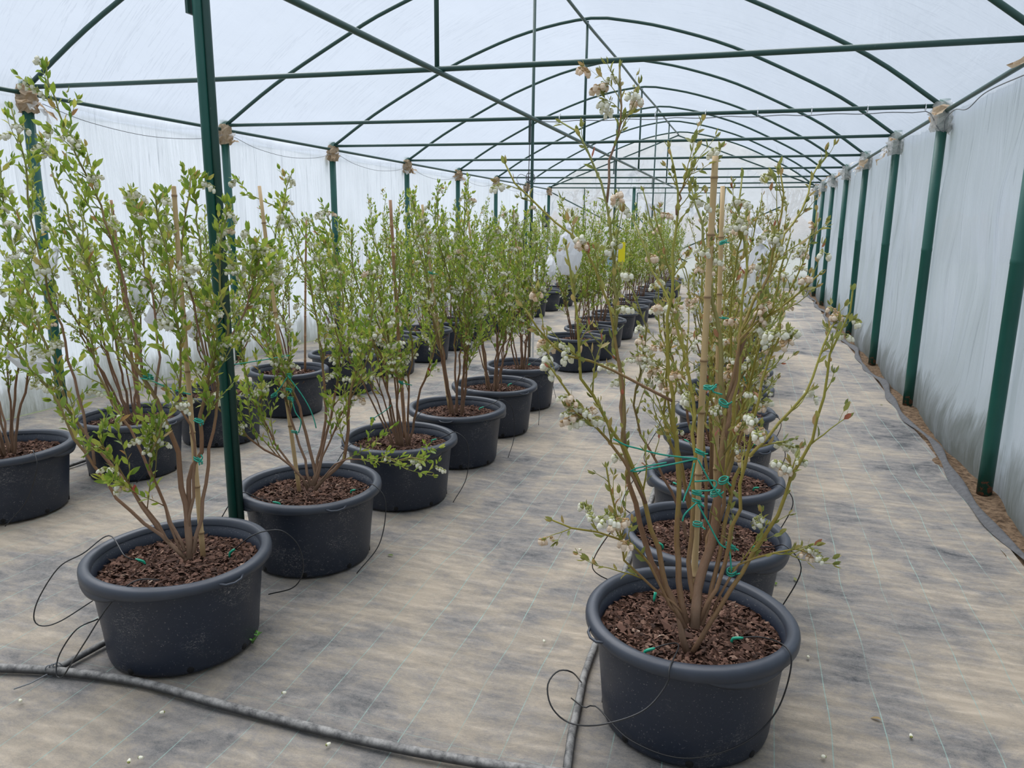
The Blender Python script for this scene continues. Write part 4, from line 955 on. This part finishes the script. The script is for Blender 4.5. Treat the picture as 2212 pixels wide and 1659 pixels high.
for i in range(0, 3): auto_drip(ROWA[i], -0.3, 'drip tube over the right rim of the %s tub in the left-hand row' % nth[i], 0.0)

# ------------------------------------------------------------------ cables, ties, controller
y2l, y2r = YLf[2], YRf[2]
def on_bar2(x, dz): return np.array([x, np.interp(x, [XL, XR], [y2l, y2r])-0.024, HE-0.012+dz])
xs = np.linspace(XC+0.05, XR-0.12, 30); P = [on_bar2(x, -0.030-0.012*abs(math.sin((x-XC)*math.pi/0.46))) for x in xs]
P += [np.array([XR-0.05, y2r-0.07, 2.46]), np.array([XR-0.0, y2r-0.10, 2.42]), np.array([XR-0.03, y2r-0.25, 2.50]), np.array([XR-0.02, y2r-0.5, 2.545]), np.array([XR-0.03, y2r-0.95, 2.49]), np.array([XR-0.02, y2r-1.4, 2.54]), np.array([XR-0.02, y2r-2.4, 2.5])]
tube_thing('power_cable', P, 0.0042, 'wire', 'grey cable tied under the third crossbar and over the right wall', 'cable', n=120, sides=6)
zt = MB(); th = np.linspace(0, 2*math.pi, 16); zt.tube(np.stack([np.zeros(16), 0.031*np.cos(th), 0.034*np.sin(th)-0.008], -1), 0.0028, 5); zt.box((0, -0.032, -0.02), (0.008, 0.006, 0.03)); zm = zt.mesh('zip_tie', 'zip')
for i, x in enumerate(np.linspace(XC+0.25, XR-0.15, 8)): obj('zip_tie', zm, None, on_bar2(x, 0.012)+[0, 0.024, 0], label='white zip tie on the cabled third crossbar, %s from the centre post' % nth[i], cat='zip tie', group='zip ties on the crossbar')
for k in range(1, 8):
    a = np.array([XL+0.05, YLf[k]+0.1, 2.53]); b2 = np.array([XL+0.05, YLf[k+1]-0.1, 2.53]); m = (a+b2)/2-[0, 0, 0.13]
    tube_thing('tension_wire', [a, a*0.6+m*0.4-[0, 0, 0.035], m, b2*0.6+m*0.4-[0, 0, 0.035], b2], 0.0030, 'wire', 'thin wire sagging under the left eave, %s bay' % nth[k-1], 'wire', 'wires under the left eave', sides=5)
p = np.array([XC, FY(2), 0]); t = obj('conduit', None, None, (XC+0.045, FY(2)-0.02, 0), label='white plastic conduit standing beside the thin centre post', cat='pipe')
obj('tube', MB().tube([(0, 0, 0), (0, 0, 1.25)], 0.011, 10).mesh('tube', 'white_pvc'), t); obj('cap', MB().box((0, 0, 1.27), (0.05, 0.05, 0.05)).mesh('cap', 'box', False), t)
tube_thing('power_cable', [np.array([XC-0.02, FY(2)-0.03, 2.6]), np.array([XC-0.03, FY(2)-0.03, 2.0]), np.array([XC-0.07, FY(2)-0.04, 1.5]), np.array([XC-0.03, FY(2)-0.03, 0.9]), np.array([XC-0.09, FY(2)-0.05, 0.5]), np.array([XC, FY(2)-0.05, 0.35])], 0.004, 'tube', 'black cable running down the thin centre post', 'cable', sides=6)
b = MB(); g = np.random.default_rng(5); c = pd(1145, 383, depth((XC, FY(2), 2.4))+0.1)
for i in range(5):
    th = np.linspace(0, 2*math.pi, 24); rr = 0.045+0.012*g.normal(); b.tube(np.stack([rr*0.6*np.cos(th)+0.008*g.normal(), 0.02*np.cos(th)+0.008*g.normal(), rr*np.sin(th)+0.01*g.normal()], -1), 0.003, 5)
b.tube(spline([(-0.02, 0, 0), (-0.10, 0, 0.03), (-0.14, 0, -0.02), (-0.10, 0.0, -0.08)], 12), 0.003, 5)
obj('cable_coil', b.mesh('cable_coil', 'wire'), None, c, label='small coil of wire hung on the thin centre post', cat='cable')
c = pX(1178, 476, XL+0.14); t = obj('controller_box', None, None, c, label='dark grey irrigation controller box on the rear left post', cat='control box')
b = MB().box((0, 0, 0), (0.16, 0.16, 0.46)); obj('case', b.mesh('case', 'box', False), t); obj('cover', MB().box((0.0, -0.085, 0.02), (0.13, 0.012, 0.38)).mesh('cover', 'rim', False), t)
obj('plug', MB().tube([(0.02, 0, -0.25), (0.02, 0, -0.34), (0.0, 0, -0.47), (0.0, 0, -0.53)], [0.006, 0.006, 0.05, 0.045], 8).mesh('plug', 'box'), t)
obj('support_pipe', MB().tube([(0.1, 0.03, -0.23), (0.1, 0.03, -c[2])], 0.02, 8).mesh('support_pipe', 'white_pvc'), t)

# ------------------------------------------------------------------ net bags and traps
def bag(px, d, s, tilt, label, seed):
    g = np.random.default_rng(seed); c = pd(px[0], px[1], d); t = obj('netting_bag', None, None, c, label=label, cat='bag', group='white netting bags on branches')
    t.rotation_euler = (tilt[0], tilt[1], g.uniform(0, 6))
    pr = [(0.004, -0.50), (0.16, -0.47), (0.27, -0.33), (0.30, -0.12), (0.25, 0.08), (0.15, 0.25), (0.07, 0.36), (0.055, 0.40), (0.09, 0.45), (0.12, 0.50)]
    b = MB().lathe(pr, 18); v = b.V[0]; a = np.arctan2(v[:, 1], v[:, 0])
    m = 1+0.13*np.sin(3*a+g.uniform(0, 6))+0.08*np.sin(7*a+4*v[:, 2])+0.05*g.normal(size=len(v)); v[:, 0] *= m*0.85; v[:, 1] *= m*0.6; v *= s
    v += g.normal(size=v.shape)*0.016*s
    obj('body', b.mesh('body', 'bag', smooth=False), t)
    th = np.linspace(0, 4*math.pi, 22); obj('tie', MB().tube(np.stack([0.06*np.cos(th), 0.06*np.sin(th), 0.38+0.003*th], -1)*s, 0.008*s, 5).mesh('tie', 'zip'), t)
dA = lambda i: depth((ROWA[i][0], ROWA[i][1], 1.2))
bag((102, 568), dA(1), 0.30, (0.2, -0.7), 'white netting bag hanging at the left in front of the first left wall post', 1)
bag((303, 622), dA(1)+0.2, 0.26, (0.1, 0.2), 'white netting bag behind the upper part of the front left bush', 2)
bag((345, 670), dA(2), 0.30, (0.3, 0.5), 'white netting bag in the middle behind the front left bush', 3)
bag((428, 690), dA(2), 0.34, (-0.2, 0.9), 'wide white netting bag just left of the double post', 4)
bag((60, 775), dA(0), 0.30, (0.1, 1.2), 'white netting bag low at the left edge of the picture', 5)
bag((1230, 538), depth((-1.84, 8.27, 1.2))-0.35, 0.54, (0, 0), 'white netting bag on the bush just beyond the thin centre post', 6)
bag((1314, 532), depth((-1.84, 9.95, 1.2))-0.5, 0.46, (0.1, 0.2), 'white netting bag above the pale blue card', 7)
bag((1190, 572), depth((-3.7, 10, 1.2)), 0.40, (0, 0.4), 'small white netting bag left of the yellow card, beside the conduit', 8)
bag((1634, 590), depth((ROWC[2][0], ROWC[2][1], 1.1))-0.1, 0.36, (0.1, 0.3), 'white netting bag in the right-hand row, right of the tall stake', 9)
bag((1628, 530), depth((ROWC[3][0], ROWC[3][1], 1.2))-0.1, 0.36, (-0.1, -0.3), 'upper white netting bag in the right-hand row', 10)
bag((1508, 640), depth((ROWC[4][0], ROWC[4][1], 1.0)), 0.24, (0.0, 0.1), 'white netting bag in the right-hand row left of the tall stake', 11)
bag((1625, 655), depth((ROWC[3][0], ROWC[3][1], 0.9)), 0.22, (0.4, 1.0), 'low white netting bag in the right-hand row', 12)
def card(px0, px1, d, mat, label):
    a, b2 = pd(*px0, d), pd(*px1, d); c = (a+b2)/2; t = obj('sticky_trap', None, None, c, label=label, cat='insect trap')
    obj('sheet', MB().box((0, 0, 0), (abs(b2[0]-a[0]), 0.003, abs(a[2]-b2[2]))).mesh('sheet', mat, False), t)
    obj('hanger_wire', MB().tube([(0, 0, abs(a[2]-b2[2])/2-0.005), (0.004, 0, abs(a[2]-b2[2])/2+0.05)], 0.0015, 5).mesh('hanger_wire', 'wire'), t)
    return t
card((1337, 523), (1349, 566), 8.0, 'yellow', 'bright yellow sticky insect trap hanging among the far bushes')
card((1313, 540), (1329, 583), 9.0, 'blue', 'pale blue sticky insect trap hanging among the far bushes')

# ------------------------------------------------------------------ litter and weeds
fb = MB(); bell(fb, np.array([0, 0, 0.006]), unit([1, 0.2, 0.05]), 0.013, 0, 1); ff = fb.mesh('fallen_flower', ['petal_white', 'calyx'])
for i, (u, v_) in enumerate(((300, 1640), (278, 1651), (355, 1541), (43, 1515), (1968, 1596), (1783, 1638), (1174, 1386), (705, 1613), (1255, 1190), (1745, 1420), (610, 1500))):
    obj('fallen_flower', ff, None, pz(u, v_, 0.0), rz=i*1.9, label='fallen cream blossom on the mat ' + ('in the left front corner, right of a pair', 'in the left front corner, left of a pair', 'just below the main pipe at left', 'at the far left edge below the pipe', 'near the bottom right corner', 'right of the front right tub at the bottom', 'left of the front right tub', 'below the middle of the main pipe', 'left of the second tub of the right-hand row', 'beside the rim of the front right tub', 'between main pipe and front left tub')[i], cat='flower', group='fallen blossoms')
for i, (u, v_) in enumerate(((1676, 1263), (1905, 1555), (720, 1010), (1900, 873), (590, 1090), (1720, 1255), (850, 1200))):
    o = obj('fallen_leaf', leaf_me['olive' if i % 2 else 'green'][i % 3], None, pz(u, v_, 0.006), rz=i*1.3, label='fallen leaf on the mat ' + ('right of the front right tub, near its rim', 'in the right foreground', 'near the third tub of the middle row', 'far along the right path', 'beside the front left tub, behind it', 'right of the second tub of the right-hand row', 'in the middle aisle')[i], cat='leaf', group='fallen leaves'); o.scale = (0.035,)*3
def weed(u, v_, label):
    t = obj('weed', None, None, pz(u, v_, 0.0), label=label, cat='weed', group='weeds under the tubs'); g = np.random.default_rng(u)
    for i in range(7):
        a = i*0.9; l = g.uniform(0.02, 0.045); e = np.array([math.cos(a)*0.025, math.sin(a)*0.025, l])
        s = obj('stem', MB().tube([(0, 0, 0), e*0.6, e], 0.0012, 4).mesh('stem', 'weed'), t)
        for j in range(3):
            o = obj('leaf', mesh('leaf', LG[2][0]*[1.6, 1, 1]*0.016, [LG[2][1], LG[2][2]], 'weed'), s, tuple(e)); o.rotation_euler = (0.4, 0, j*2.1+i)
weed(546, 1390, 'small green clover weed at the foot of the front left tub')
weed(928, 1082, 'small green weed at the foot of the third tub of the middle row')
print('BUSH STATS', stats, 'objects', len(bpy.data.objects), 'tris', sum(len(m.polygons)*2 for m in bpy.data.meshes))
